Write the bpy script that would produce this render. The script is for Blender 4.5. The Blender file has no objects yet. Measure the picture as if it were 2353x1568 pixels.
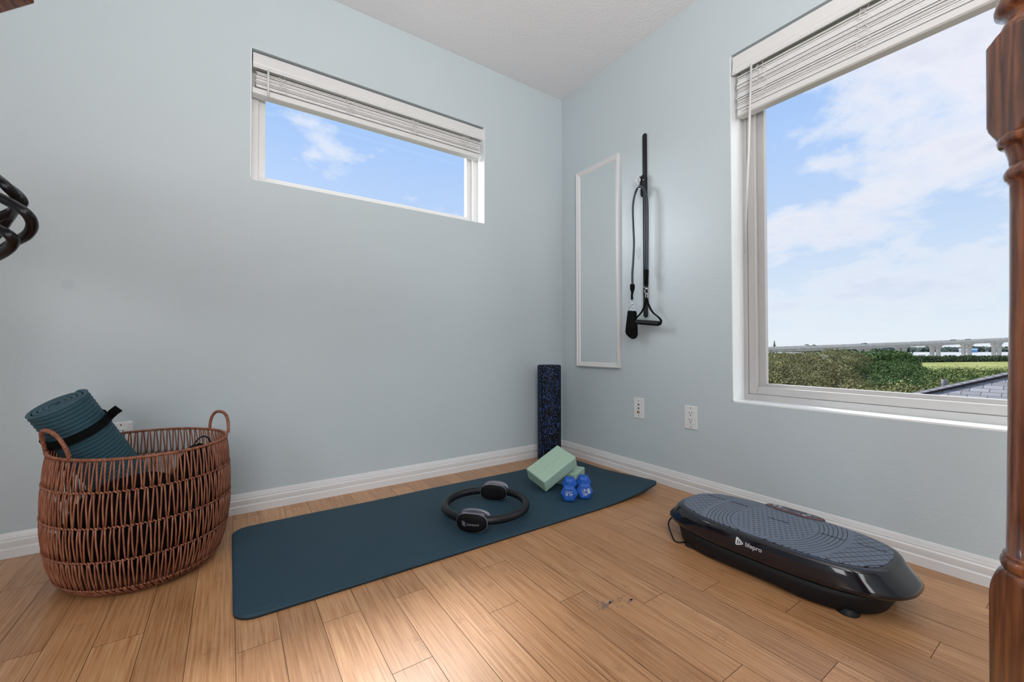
import bpy, bmesh, math, random
from mathutils import Vector, Matrix, noise
random.seed(7)
sc = bpy.context.scene
COL = sc.collection
PI = math.pi

# ------------------------------------------------------------------ survey helpers
F_PX = 951.66
CAM = Vector((-1.9004, -2.1695, 0.7249))
FW = Vector((0.56342169, 0.82605313, 0.01386446))
RT = Vector((0.8261408, -0.56346262, -0.00112412))
UP = Vector((-0.00688352, -0.01208735, 0.99990325))

def at(u, v, depth):
    """world point seen in direction (u,v) of the survey photo at a given distance"""
    d = FW + RT * ((u - 1176.5) / F_PX) - UP * ((v - 784.0) / F_PX)
    return CAM + d * depth

# ------------------------------------------------------------------ materials
MATS = {}
def newmat(name):
    m = bpy.data.materials.new(name); m.use_nodes = True
    nt = m.node_tree
    for n in list(nt.nodes): nt.nodes.remove(n)
    out = nt.nodes.new('ShaderNodeOutputMaterial')
    b = nt.nodes.new('ShaderNodeBsdfPrincipled')
    nt.links.new(b.outputs[0], out.inputs[0])
    return m, nt, b, out

def N(nt, t, **kw):
    n = nt.nodes.new(t)
    for k, v in kw.items():
        if k.startswith('i_'):
            key = k[2:]
            key = int(key) if key.isdigit() else key.replace('_', ' ')
            n.inputs[key].default_value = v
        else: setattr(n, k, v)
    return n
def M(nt, op, a, b=None, c=None):
    n = nt.nodes.new('ShaderNodeMath'); n.operation = op
    for i, x in enumerate((a, b, c)):
        if x is None: continue
        if isinstance(x, (int, float)): n.inputs[i].default_value = x
        else: nt.links.new(x, n.inputs[i])
    return n.outputs[0]
def ramp(nt, fac, stops):
    r = nt.nodes.new('ShaderNodeValToRGB')
    e = r.color_ramp.elements
    while len(e) < len(stops): e.new(0.5)
    for el, (p, c) in zip(e, stops):
        el.position = p; el.color = (c[0], c[1], c[2], 1) if not isinstance(c, (int, float)) else (c, c, c, 1)
    nt.links.new(fac, r.inputs[0]); return r.outputs[0]
def mixc(nt, fac, a, b, mode='MIX'):
    n = nt.nodes.new('ShaderNodeMix'); n.data_type = 'RGBA'; n.blend_type = mode
    for s, x in ((0, fac), (6, a), (7, b)):
        if isinstance(x, (int, float)): n.inputs[s].default_value = x
        elif isinstance(x, tuple): n.inputs[s].default_value = (x[0], x[1], x[2], 1)
        else: nt.links.new(x, n.inputs[s])
    return n.outputs[2]
def bump(nt, b, h, strength=0.3, dist=0.01):
    n = nt.nodes.new('ShaderNodeBump'); n.inputs['Strength'].default_value = strength; n.inputs['Distance'].default_value = dist
    nt.links.new(h, n.inputs['Height']); nt.links.new(n.outputs[0], b.inputs['Normal'])
def srgb(r, g, b):
    f = lambda c: (c/255/12.92) if c/255 <= .04045 else ((c/255+.055)/1.055)**2.4
    return (f(r), f(g), f(b))

def simple(name, col, rough=0.5, metal=0.0, nscale=None, namt=0.1, bs=None, bd=0.002, coat=0, spec=0.5):
    if name in MATS: return MATS[name]
    m, nt, b, o = newmat(name)
    b.inputs['Base Color'].default_value = (*col, 1); b.inputs['Roughness'].default_value = rough
    b.inputs['Metallic'].default_value = metal
    b.inputs['Coat Weight'].default_value = coat
    b.inputs['Specular IOR Level'].default_value = spec
    tc = N(nt, 'ShaderNodeTexCoord')
    nz = N(nt, 'ShaderNodeTexNoise'); nz.inputs['Scale'].default_value = nscale or 40; nz.inputs['Detail'].default_value = 4
    nt.links.new(tc.outputs['Object'], nz.inputs['Vector'])
    c2 = tuple(x*(1-namt) for x in col)
    nt.links.new(mixc(nt, nz.outputs[0], tuple(col), c2), b.inputs['Base Color'])
    if bs: bump(nt, b, nz.outputs[0], bs, bd)
    MATS[name] = m; return m

def wall_mat():
    m, nt, b, o = newmat('wall_paint')
    tc = N(nt, 'ShaderNodeTexCoord')
    nz = N(nt, 'ShaderNodeTexNoise', i_Scale=120.0, i_Detail=3.0); nt.links.new(tc.outputs['Object'], nz.inputs['Vector'])
    n2 = N(nt, 'ShaderNodeTexNoise', i_Scale=3.0, i_Detail=3.0); nt.links.new(tc.outputs['Object'], n2.inputs['Vector'])
    n3 = N(nt, 'ShaderNodeTexNoise', i_Scale=22.0, i_Detail=2.0); nt.links.new(tc.outputs['Object'], n3.inputs['Vector'])
    c = mixc(nt, n2.outputs[0], (.492, .560, .594), (.472, .540, .574))
    nt.links.new(c, b.inputs['Base Color'])
    b.inputs['Roughness'].default_value = 0.42
    b.inputs['Specular IOR Level'].default_value = 0.45
    h = M(nt, 'ADD', nz.outputs[0], M(nt, 'MULTIPLY', n3.outputs[0], 1.2))
    bump(nt, b, h, 0.16, 0.003)
    return m
WALL = wall_mat()
REVEAL = simple('reveal_skylit_paint', (.80, .83, .84), 0.35, nscale=8, namt=.02, bs=.06)  # wall paint turned near white to carry the sky's brightness
def ceil_mat():
    m, nt, b, o = newmat('ceiling_paint')
    tc = N(nt, 'ShaderNodeTexCoord')
    nz = N(nt, 'ShaderNodeTexNoise', i_Scale=70.0, i_Detail=4.0); nt.links.new(tc.outputs['Object'], nz.inputs['Vector'])
    b.inputs['Base Color'].default_value = (.72, .73, .75, 1); b.inputs['Roughness'].default_value = .8
    bump(nt, b, nz.outputs[0], .35, .006)
    return m
CEIL = ceil_mat()
TRIM = simple('trim_white_gloss', (.66, .665, .675), 0.3, nscale=5, namt=.02)
VINYL = simple('vinyl_frame_dimmed', (.48, .475, .47), 0.32, nscale=6, namt=.02)  # white vinyl of the large window, darkened in colour for its dimmer light
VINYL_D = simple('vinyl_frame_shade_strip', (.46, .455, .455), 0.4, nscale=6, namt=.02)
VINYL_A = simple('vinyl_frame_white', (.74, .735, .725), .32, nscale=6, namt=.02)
BLIND = simple('blind_white', (.66, .66, .66), 0.35, nscale=30, namt=.03)
CORD = simple('cord_white', (.8, .79, .77), 0.6)
PLASTIC_W = simple('outlet_plastic', (.72, .74, .74), 0.35)
DARKHOLE = simple('dark_slot', (.012, .012, .014), 0.6)
BRASS = simple('brass_jack', (.30, .20, .10), 0.35, metal=.8)
CHROME = simple('chrome', (.72, .73, .75), 0.22, metal=1.0)
RUBBER = simple('rubber_black', (.009, .010, .013), 0.5, nscale=200, bs=.1, spec=.3)
WEB = simple('black_webbing', (.005, .005, .006), 0.9, nscale=600, bs=.3, spec=.12)
TUBE = simple('navy_latex_tube', (.012, .022, .040), 0.28)
FOAM_G = simple('sage_foam', (.335, .475, .375), 0.75, nscale=350, namt=.12, bs=.12, bd=.001)
BLUE = simple('blue_neoprene', (.006, .085, .42), 0.55, nscale=250, namt=.1, bs=.1, bd=.001)
BLACK_GLOSS = simple('glossy_black_shell', (.007, .007, .012), 0.10, coat=.3, namt=0)
BLACK_MATTE = simple('matte_black_plastic', (.008, .008, .010), 0.6, spec=.3)
GREY_TRIM = simple('grey_trim', (.20, .20, .24), 0.3, metal=.4)
INK = simple('white_print', (.62, .64, .70), 0.5)
INK_D = simple('grey_print', (.26, .27, .30), 0.5)
RED = simple('red_trim', (.32, .02, .03), 0.4)
CLOTH_B = simple('black_bag_fabric', (.003, .003, .004), 0.95, nscale=120, bs=.4, spec=.08)

def floor_mat():
    m, nt, b, o = newmat('bamboo_planks')
    tc = N(nt, 'ShaderNodeTexCoord')
    at_ = N(nt, 'ShaderNodeAttribute', attribute_name='seed')
    comb = N(nt, 'ShaderNodeCombineXYZ')
    nt.links.new(M(nt, 'MULTIPLY', at_.outputs['Fac'], 37.0), comb.inputs[0]); nt.links.new(M(nt, 'MULTIPLY', at_.outputs['Fac'], 91.0), comb.inputs[1])
    add = N(nt, 'ShaderNodeVectorMath', operation='ADD'); nt.links.new(tc.outputs['Object'], add.inputs[0]); nt.links.new(comb.outputs[0], add.inputs[1])
    mp = N(nt, 'ShaderNodeMapping'); mp.inputs['Scale'].default_value = (170, 5, 1); nt.links.new(add.outputs[0], mp.inputs[0])
    g = N(nt, 'ShaderNodeTexNoise', i_Scale=1.0, i_Detail=5.0, i_Roughness=.6); nt.links.new(mp.outputs[0], g.inputs['Vector'])
    mp2 = N(nt, 'ShaderNodeMapping'); mp2.inputs['Scale'].default_value = (30, 1.6, 1); nt.links.new(add.outputs[0], mp2.inputs[0])
    g2 = N(nt, 'ShaderNodeTexNoise', i_Scale=1.0, i_Detail=3.0); nt.links.new(mp2.outputs[0], g2.inputs['Vector'])
    # bamboo knuckles: short rows of small ripples across the grain
    mp3 = N(nt, 'ShaderNodeMapping'); mp3.inputs['Scale'].default_value = (20, 15, 1); nt.links.new(add.outputs[0], mp3.inputs[0])
    kn = N(nt, 'ShaderNodeTexVoronoi', i_Scale=1.0, i_Randomness=1.0); nt.links.new(mp3.outputs[0], kn.inputs['Vector'])
    ksep = N(nt, 'ShaderNodeSeparateColor'); nt.links.new(kn.outputs['Color'], ksep.inputs[0])
    kmask = M(nt, 'MULTIPLY', ramp(nt, kn.outputs['Distance'], [(.0, 1.0), (.34, 0.0)]), M(nt, 'GREATER_THAN', ksep.outputs[0], .6))
    mp4 = N(nt, 'ShaderNodeMapping'); mp4.inputs['Scale'].default_value = (70, 190, 1); nt.links.new(add.outputs[0], mp4.inputs[0])
    rip = N(nt, 'ShaderNodeTexNoise', i_Scale=1.0, i_Detail=2.0, i_Distortion=1.5); nt.links.new(mp4.outputs[0], rip.inputs['Vector'])
    ripr = ramp(nt, rip.outputs[0], [(.40, 1.0), (.52, 0.0)])
    kfac = M(nt, 'MULTIPLY', kmask, ripr)
    c = ramp(nt, g.outputs[0], [(.28, srgb(146, 100, 62)), (.46, srgb(186, 137, 94)), (.62, srgb(204, 159, 116)), (.8, srgb(222, 180, 138))])
    c = mixc(nt, M(nt, 'MULTIPLY', g2.outputs[0], .40), c, srgb(174, 122, 80))
    c = mixc(nt, M(nt, 'MULTIPLY', kfac, .65), c, srgb(112, 70, 44))
    tone = ramp(nt, at_.outputs['Fac'], [(0, (.70, .67, .64)), (.4, (.81, .79, .77)), (.75, (.86, .85, .84)), (1, (.96, .97, .98))])
    c = mixc(nt, 1.0, c, tone, 'MULTIPLY')
    nt.links.new(c, b.inputs['Base Color'])
    b.inputs['Roughness'].default_value = .30
    b.inputs['Specular IOR Level'].default_value = .5
    bump(nt, b, g.outputs[0], .10, .001)
    return m
FLOOR = floor_mat()
SLAB = simple('dark_gap', (.05, .028, .015), .8)

def mat_rubber(name, axis, freq, col):
    """teal foam exercise mat with fine moulded ribs along one axis"""
    m, nt, b, o = newmat(name)
    tc = N(nt, 'ShaderNodeTexCoord')
    sep = N(nt, 'ShaderNodeSeparateXYZ'); nt.links.new(tc.outputs['Object'], sep.inputs[0])
    w = M(nt, 'ABSOLUTE', M(nt, 'SINE', M(nt, 'MULTIPLY', sep.outputs[axis], freq)))
    nz = N(nt, 'ShaderNodeTexNoise', i_Scale=4.0, i_Detail=4.0); nt.links.new(tc.outputs['Object'], nz.inputs['Vector'])
    nf = N(nt, 'ShaderNodeTexNoise', i_Scale=400.0, i_Detail=2.0); nt.links.new(tc.outputs['Object'], nf.inputs['Vector'])
    c = mixc(nt, nz.outputs[0], tuple(col), tuple(x*1.35 for x in col))
    c = mixc(nt, M(nt, 'MULTIPLY', M(nt, 'POWER', M(nt, 'SUBTRACT', 1.0, w), 3.0), .75), c, tuple(x*.3 for x in col))
    nt.links.new(c, b.inputs['Base Color'])
    b.inputs['Roughness'].default_value = .62; b.inputs['Specular IOR Level'].default_value = .35
    bump(nt, b, M(nt, 'ADD', w, M(nt, 'MULTIPLY', nf.outputs[0], .25)), .6, .0022)
    return m
MATG = mat_rubber('teal_ribbed_foam', 1, PI/.0074, (.014, .044, .068))
MATR = mat_rubber('teal_ribbed_roll', 2, PI/.0125, (.022, .066, .092))
MAT_EDGE = simple('teal_foam_edge', (.010, .026, .038), .7)

def speckle_mat():
    m, nt, b, o = newmat('speckled_foam')
    tc = N(nt, 'ShaderNodeTexCoord')
    v = N(nt, 'ShaderNodeTexVoronoi', i_Scale=190.0); nt.links.new(tc.outputs['Object'], v.inputs['Vector'])
    sp = N(nt, 'ShaderNodeSeparateColor'); nt.links.new(v.outputs['Color'], sp.inputs[0])
    nz = N(nt, 'ShaderNodeTexNoise', i_Scale=14.0, i_Detail=2.0); nt.links.new(tc.outputs['Object'], nz.inputs['Vector'])
    thr = M(nt, 'GREATER_THAN', M(nt, 'ADD', sp.outputs[0], M(nt, 'MULTIPLY', nz.outputs[0], .75)), 1.02)
    dot = M(nt, 'LESS_THAN', v.outputs['Distance'], .40)
    bl = ramp(nt, sp.outputs[1], [(0, (.03, .09, .36)), (.7, (.04, .17, .62)), (1, (.26, .38, .60))])
    nt.links.new(mixc(nt, M(nt, 'MULTIPLY', thr, dot), (.004, .004, .005), bl), b.inputs['Base Color'])
    b.inputs['Roughness'].default_value = .6; b.inputs['Specular IOR Level'].default_value = .2
    bump(nt, b, v.outputs['Distance'], .1, .001)
    return m
SPECK = speckle_mat()

def wicker_mat():
    m, nt, b, o = newmat('wicker')
    tc = N(nt, 'ShaderNodeTexCoord')
    mp = N(nt, 'ShaderNodeMapping'); mp.inputs['Scale'].default_value = (90, 90, 25); nt.links.new(tc.outputs['Object'], mp.inputs[0])
    nz = N(nt, 'ShaderNodeTexNoise', i_Scale=1.0, i_Detail=4.0); nt.links.new(mp.outputs[0], nz.inputs['Vector'])
    n2 = N(nt, 'ShaderNodeTexNoise', i_Scale=14.0); nt.links.new(tc.outputs['Object'], n2.inputs['Vector'])
    c = ramp(nt, nz.outputs[0], [(.25, srgb(92, 52, 37)), (.5, srgb(142, 88, 64)), (.8, srgb(178, 124, 96))])
    c = mixc(nt, M(nt, 'MULTIPLY', n2.outputs[0], .4), c, srgb(120, 66, 46))
    nt.links.new(c, b.inputs['Base Color']); b.inputs['Roughness'].default_value = .5
    bump(nt, b, nz.outputs[0], .3, .001)
    return m
WICK = wicker_mat()

def oak_mat():
    m, nt, b, o = newmat('red_oak_varnished')
    tc = N(nt, 'ShaderNodeTexCoord')
    mp = N(nt, 'ShaderNodeMapping'); mp.inputs['Scale'].default_value = (110, 110, 7); nt.links.new(tc.outputs['Object'], mp.inputs[0])
    nz = N(nt, 'ShaderNodeTexNoise', i_Scale=1.0, i_Detail=6.0, i_Distortion=.6); nt.links.new(mp.outputs[0], nz.inputs['Vector'])
    wv = N(nt, 'ShaderNodeTexWave', i_Scale=1.0, i_Distortion=6.0, i_Detail=3.0); wv.bands_direction = 'X'
    mp2 = N(nt, 'ShaderNodeMapping'); mp2.inputs['Scale'].default_value = (26, 26, 5.0); nt.links.new(tc.outputs['Object'], mp2.inputs[0]); nt.links.new(mp2.outputs[0], wv.inputs['Vector'])
    f = M(nt, 'ADD', M(nt, 'MULTIPLY', nz.outputs[0], .8), M(nt, 'MULTIPLY', wv.outputs[0], .2))
    c = ramp(nt, f, [(.25, srgb(70, 38, 26)), (.5, srgb(118, 66, 40)), (.78, srgb(158, 98, 58))])
    nt.links.new(c, b.inputs['Base Color'])
    b.inputs['Roughness'].default_value = .22; b.inputs['Coat Weight'].default_value = .5; b.inputs['Coat Roughness'].default_value = .06
    bump(nt, b, f, .12, .001)
    return m
OAK = oak_mat()

def glass_mat():
    m, nt, b, o = newmat('window_glass')
    nt.nodes.remove(b)
    t = N(nt, 'ShaderNodeBsdfTransparent'); t.inputs[0].default_value = (.985, .99, .99, 1)
    g = N(nt, 'ShaderNodeBsdfGlossy'); g.inputs['Roughness'].default_value = .0
    mx = N(nt, 'ShaderNodeMixShader', i_0=.012)
    nt.links.new(t.outputs[0], mx.inputs[1]); nt.links.new(g.outputs[0], mx.inputs[2]); nt.links.new(mx.outputs[0], o.inputs[0])
    return m
GLASS = glass_mat()
MIRROR = simple('mirror_silvered', (.84, .86, .865), .04, metal=1.0, namt=0)

# ------------------------------------------------------------------ mesh builder
class MB:
    def __init__(s): s.v = []; s.f = []; s.sm = []; s.mi = []
    def add(s, vs, fs, smooth=False, mi=0):
        o = len(s.v); s.v += [Vector(v) for v in vs]
        for f in fs: s.f.append([i+o for i in f]); s.sm.append(smooth); s.mi.append(mi)
        return s
    def box(s, c, d, rot=None, mi=0):
        hx, hy, hz = d[0]/2, d[1]/2, d[2]/2
        vs = [Vector((x*hx, y*hy, z*hz)) for x in (-1, 1) for y in (-1, 1) for z in (-1, 1)]
        if rot is not None: vs = [rot @ v for v in vs]
        vs = [v + Vector(c) for v in vs]
        return s.add(vs, [(0,1,3,2), (4,6,7,5), (0,4,5,1), (2,3,7,6), (0,2,6,4), (1,5,7,3)], False, mi)
    def bb(s, x0, x1, y0, y1, z0, z1, mi=0):
        return s.box(((x0+x1)/2, (y0+y1)/2, (z0+z1)/2), (abs(x1-x0), abs(y1-y0), abs(z1-z0)), None, mi)
    def rings(s, rings, cap=True, closed_ring=True, smooth=True, mi=0, loop=False):
        n = len(rings[0]); o = len(s.v)
        for r in rings: s.v += [Vector(v) for v in r]
        R = len(rings)
        for i in range(R if loop else R-1):
            j = (i+1) % R
            for k in range(n if closed_ring else n-1):
                l = (k+1) % n
                s.f.append([o+i*n+k, o+i*n+l, o+j*n+l, o+j*n+k]); s.sm.append(smooth); s.mi.append(mi)
        if cap and not loop:
            s.f.append([o+k for k in range(n)][::-1]); s.sm.append(False); s.mi.append(mi)
            s.f.append([o+(R-1)*n+k for k in range(n)]); s.sm.append(False); s.mi.append(mi)
        return s
    def tube(s, pts, r, n=8, closed=False, mi=0, flat=None, ref=None):
        pts = [Vector(p) for p in pts]; R = []; prev = None
        m = len(pts)
        for i, p in enumerate(pts):
            if closed: t = pts[(i+1) % m] - pts[i-1]
            else: t = pts[min(i+1, m-1)] - pts[max(i-1, 0)]
            if t.length < 1e-9: t = Vector((0, 0, 1))
            t.normalize()
            if prev is None:
                a = Vector(ref) if ref else (Vector((0, 0, 1)) if abs(t.z) < .9 else Vector((1, 0, 0)))
                u = a - t*a.dot(t)
            else:
                u = prev - t*prev.dot(t)
            if u.length < 1e-6: u = t.orthogonal()
            u.normalize(); prev = u; w = t.cross(u)
            rr = r[i] if isinstance(r, (list, tuple)) else r
            if flat: R.append([p + u*math.cos(2*PI*k/n)*flat[0] + w*math.sin(2*PI*k/n)*flat[1] for k in range(n)])
            else: R.append([p + (u*math.cos(2*PI*k/n) + w*math.sin(2*PI*k/n))*rr for k in range(n)])
        return s.rings(R, True, True, True, mi, closed)
    def ribbon(s, pts, wdir, w, t, mi=0, closed=False):
        """flat band following pts, width along wdir, thickness t"""
        pts = [Vector(p) for p in pts]; m = len(pts); R = []
        for i, p in enumerate(pts):
            tg = (pts[(i+1) % m]-pts[i-1]) if closed else (pts[min(i+1, m-1)]-pts[max(i-1, 0)])
            tg.normalize(); wd = Vector(wdir); wd = (wd - tg*wd.dot(tg)).normalized(); nn = tg.cross(wd)
            R.append([p+wd*w/2+nn*t/2, p-wd*w/2+nn*t/2, p-wd*w/2-nn*t/2, p+wd*w/2-nn*t/2])
        return s.rings(R, True, True, False, mi, closed)
    def lathe(s, prof, c=(0, 0), n=48, mi=0, cap=True):
        return s.rings([[Vector((c[0]+r*math.cos(2*PI*k/n), c[1]+r*math.sin(2*PI*k/n), z)) for k in range(n)] for r, z in prof], cap, True, True, mi)
    def xf(s, mat):
        s.v = [mat @ v for v in s.v]; return s
    def build(s, name, mats, parent=None, bevel=None, subsurf=0, loc=None, segs=2, attr=None):
        me = bpy.data.meshes.new(name)
        L = Vector(loc) if loc is not None else None
        vs = [tuple(v - L) for v in s.v] if L is not None else [tuple(v) for v in s.v]
        me.from_pydata(vs, [], s.f)
        me.polygons.foreach_set('use_smooth', s.sm); me.polygons.foreach_set('material_index', s.mi)
        for m in (mats if isinstance(mats, (list, tuple)) else [mats]): me.materials.append(m)
        bm = bmesh.new(); bm.from_mesh(me)
        if not attr: bmesh.ops.recalc_face_normals(bm, faces=bm.faces)
        bm.to_mesh(me); bm.free()
        if attr:
            a = me.attributes.new('seed', 'FLOAT', 'FACE'); a.data.foreach_set('value', attr)
        me.update()
        o = bpy.data.objects.new(name, me); COL.objects.link(o)
        if L is not None: o.location = L
        if parent is not None:
            o.parent = parent
            if L is None: o.location = -Vector(parent.location) if parent.parent is None else Vector((0, 0, 0))
            else: o.location = L - Vector(parent.location)
        if bevel:
            b = o.modifiers.new('bevel', 'BEVEL'); b.width = bevel; b.segments = segs; b.limit_method = 'ANGLE'; b.angle_limit = .6; b.harden_normals = False
        if subsurf:
            ss = o.modifiers.new('sub', 'SUBSURF'); ss.levels = subsurf; ss.render_levels = subsurf
        return o

def tag(o, label=None, cat=None, group=None, kind=None):
    if label: o['label'] = label
    if cat: o['category'] = cat
    if group: o['group'] = group
    if kind: o['kind'] = kind
    return o
def empty(name, loc, label, cat, group=None, kind=None):
    o = bpy.data.objects.new(name, None); COL.objects.link(o); o.location = loc; o.empty_display_size = .05
    return tag(o, label, cat, group, kind)

def text_mesh(body, size, parent, name, mat, origin, xdir, ydir, depth=.0006, align='CENTER', shear=0, label=None):
    cu = bpy.data.curves.new('txt', 'FONT'); cu.body = body; cu.size = size; cu.align_x = align; cu.align_y = 'CENTER'; cu.shear = shear
    cu.resolution_u = 4; cu.extrude = depth/2
    ob = bpy.data.objects.new('txt', cu); COL.objects.link(ob)
    bpy.context.view_layer.update()
    dg = bpy.context.evaluated_depsgraph_get(); me = bpy.data.meshes.new_from_object(ob.evaluated_get(dg))
    bpy.data.objects.remove(ob)
    X = Vector(xdir).normalized(); Y = Vector(ydir); Y = (Y - X*Y.dot(X)).normalized(); Z = X.cross(Y)
    mt = Matrix((X, Y, Z)).transposed().to_4x4(); mt.translation = Vector(origin)
    me.transform(mt); me.name = name
    me.materials.clear(); me.materials.append(mat)
    o = bpy.data.objects.new(name, me); COL.objects.link(o); o.parent = parent
    o.location = -Vector(parent.location) if parent.parent is None else Vector((0, 0, 0))
    if label: o['label'] = label
    return o

def spline(pts, n=8, closed=False):
    pts = [Vector(p) for p in pts]; m = len(pts); out = []
    for i in range(m if closed else m-1):
        if closed: a, b, c, d = pts[i-1], pts[i], pts[(i+1) % m], pts[(i+2) % m]
        else: a, b, c, d = pts[max(i-1, 0)], pts[i], pts[i+1], pts[min(i+2, m-1)]
        for k in range(n):
            t = k/n
            out.append(.5*((2*b)+(-a+c)*t+(2*a-5*b+4*c-d)*t*t+(-a+3*b-3*c+d)*t**3))
    if not closed: out.append(pts[-1])
    return out

# ------------------------------------------------------------------ room
H = 2.44; XW = -4.2; YS = -4.6
WT = .16
AX0, AX1, AZ0, AZ1 = -1.83, -.622, 1.474, 2.064     # clerestory window opening in the left wall
BY0, BY1, BZ0, BZ1 = -2.10, -1.172, .471, 2.065     # big window opening in the right wall

# floor: planks run along y
BW = .0953; fx0 = -1.7885
mb = MB(); seeds = []
known = {0: -.985, 2: -.986, 1: None}
def row_joint(i):
    k = {-1: -.985, 1: -.985, 2: -1.255, 3: -.985, 6: -.987, 7: -1.267, 10: -1.797, 11: -1.466, 12: -1.649}
    return k.get(i)
rnd = random.Random(3)
i0 = int(math.floor((XW - fx0)/BW)); i1 = int(math.ceil((0 - fx0)/BW))
for i in range(i0, i1):
    xa = max(XW, fx0+i*BW); xb = min(0, fx0+(i+1)*BW)
    if xb-xa < .004: continue
    jn = row_joint(i)
    if jn is None: jn = -rnd.uniform(0, .92)
    L = .92; y = jn
    while y < 0: y += L
    ys = [y-L*q for q in range(0, 8)]
    for a in range(7):
        ya, yb = min(0, ys[a]), max(YS, ys[a+1])
        if ya <= YS or yb >= ya: continue
        g = .0006; z = 0
        mb.add([(xa+g, yb+g, z), (xb-g, yb+g, z), (xb-g, ya-g, z), (xa+g, ya-g, z)], [(0, 1, 2, 3)])
        seeds.append(rnd.random())
        if i == 7 and abs(yb+1.267) < .01: seeds[-1] = .5
o = mb.build('floor', [FLOOR], attr=seeds)
tag(o, 'honey coloured bamboo plank floor', None, None, 'structure')
o2 = MB().bb(XW-WT, WT, YS-WT, WT, -.25, -.0012).build('floor_gap', SLAB, o)
# dried paint scuffs on the floor
def blot(cx, cy, rx, ry, ang, seed):
    r = random.Random(seed); n = 18; vs = [Vector((cx, cy, .0006))]
    for k in range(n):
        a = 2*PI*k/n; q = 1+.35*(r.random()-.5)*2
        x, y = rx*q*math.cos(a), ry*q*math.sin(a)
        vs.append(Vector((cx+x*math.cos(ang)-y*math.sin(ang), cy+x*math.sin(ang)+y*math.cos(ang), .0006)))
    return vs, [(0, k+1, (k+1) % n+1) for k in range(n)]
SCUFF = simple('dried_grey_paint', srgb(136, 118, 110), .6, nscale=300, namt=.3)
mb = MB()
def flr(u, v):
    d = FW + RT*((u-1176.5)/F_PX) - UP*((v-784)/F_PX); t = -CAM.z/d.z; return CAM + d*t
for q, (u, v, a, b, an) in enumerate([(1388, 1391, .011, .006, 1.2), (1398, 1389, .013, .004, .2), (1404, 1384, .009, .005, .3), (1376, 1383, .009, .002, 1.9), (1371, 1386, .005, .002, 1.9),
                                      (1386, 1398, .007, .004, .5), (1374, 1395, .003, .002, 0), (1377, 1401, .004, .002, 0), (1367, 1406, .002, .0015, 0), (1429, 1374, .008, .002, .2), (1421, 1377, .004, .003, 0),
                                      (1447, 1382, .012, .004, .3), (1451, 1379, .005, .004, 0), (1425, 1382, .005, .002, 1.8), (1434, 1369, .006, .0015, 1.9), (1418, 1396, .003, .0015, 1.9), (1430, 1394, .003, .0015, 1.9)]):
    p = flr(u, v); vs, fs = blot(p.x, p.y, a, b, an, q); mb.add(vs, fs)
s_ = mb.build('paint_scuff', SCUFF, o); s_['label'] = 'dried grey paint scuffs on the planks'

# walls with openings
def wall_with_hole(name, horiz_axis, a0, a1, h0, h1, z0, z1, side, label):
    mb = MB()
    def B(p0, p1, q0, q1):
        if p1-p0 < 1e-4 or q1-q0 < 1e-4: return
        if horiz_axis == 'x': mb.bb(p0, p1, 0, WT, q0, q1)
        else: mb.bb(0, WT, p0, p1, q0, q1)
    B(a0, h0, 0, H); B(h1, a1, 0, H); B(h0, h1, 0, z0); B(h0, h1, z1, H)
    return tag(mb.build(name, WALL), label, None, None, 'structure')
wl = wall_with_hole('wall_left', 'x', XW-WT, 0, AX0, AX1, AZ0, AZ1, 0, 'pale blue grey painted wall with the narrow high window')
wr = wall_with_hole('wall_right', 'y', YS-WT, WT, BY0, BY1, BZ0, BZ1, 0, 'pale blue grey painted wall with mirror and large window')
tag(MB().bb(XW-WT, XW, YS-WT, 0, 0, H).build('wall_back', WALL), 'pale blue grey wall behind the viewer', None, None, 'structure')
tag(MB().bb(XW, 0, YS-WT, YS, 0, H).build('wall_front', WALL), 'pale blue grey wall opposite the high window', None, None, 'structure')
tag(MB().bb(XW-WT, WT, YS-WT, WT, H, H+.12).build('ceiling', CEIL), 'white textured ceiling', None, None, 'structure')

SPOT = simple('touched_up_paint', (.415, .490, .525), .5, nscale=60, namt=.04)
def wall_spot(parent, M3, rx, rz, seed, jag, m_):
    r = random.Random(seed); n = 26
    ring = [(rx*math.cos(2*PI*k/n)*(1+jag*r.uniform(-1, 1)), rz*math.sin(2*PI*k/n)*(1+jag*r.uniform(-1, 1)), .0004) for k in range(n)]
    mb = MB().add([M3 @ Vector(q) for q in [(0, 0, .0004)]+ring], [(0, k+1, (k+1) % n+1) for k in range(n)])
    o_ = mb.build('paint_spot', m_, parent); o_['label'] = 'touched up patch of paint'; return o_
def _onA(u, v):
    d = FW + RT*((u-1176.5)/F_PX) - UP*((v-784)/F_PX); return CAM + d*(-CAM.y/d.y)
def _onB(u, v):
    d = FW + RT*((u-1176.5)/F_PX) - UP*((v-784)/F_PX); return CAM + d*(-CAM.x/d.x)
q_ = _onA(155, 655); wall_spot(wl, Matrix(((1, 0, 0, q_.x), (0, 0, -1, 0), (0, 1, 0, q_.z), (0, 0, 0, 1))), .017, .020, 1, .05, simple('round_touch_up', (.452, .525, .565), .55, nscale=60, namt=.03))
q_ = _onB(1468, 582); wall_spot(wr, Matrix(((0, 0, -1, 0), (-1, 0, 0, q_.y), (0, 1, 0, q_.z), (0, 0, 0, 1))), .017, .036, 4, .16, SPOT)

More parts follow.
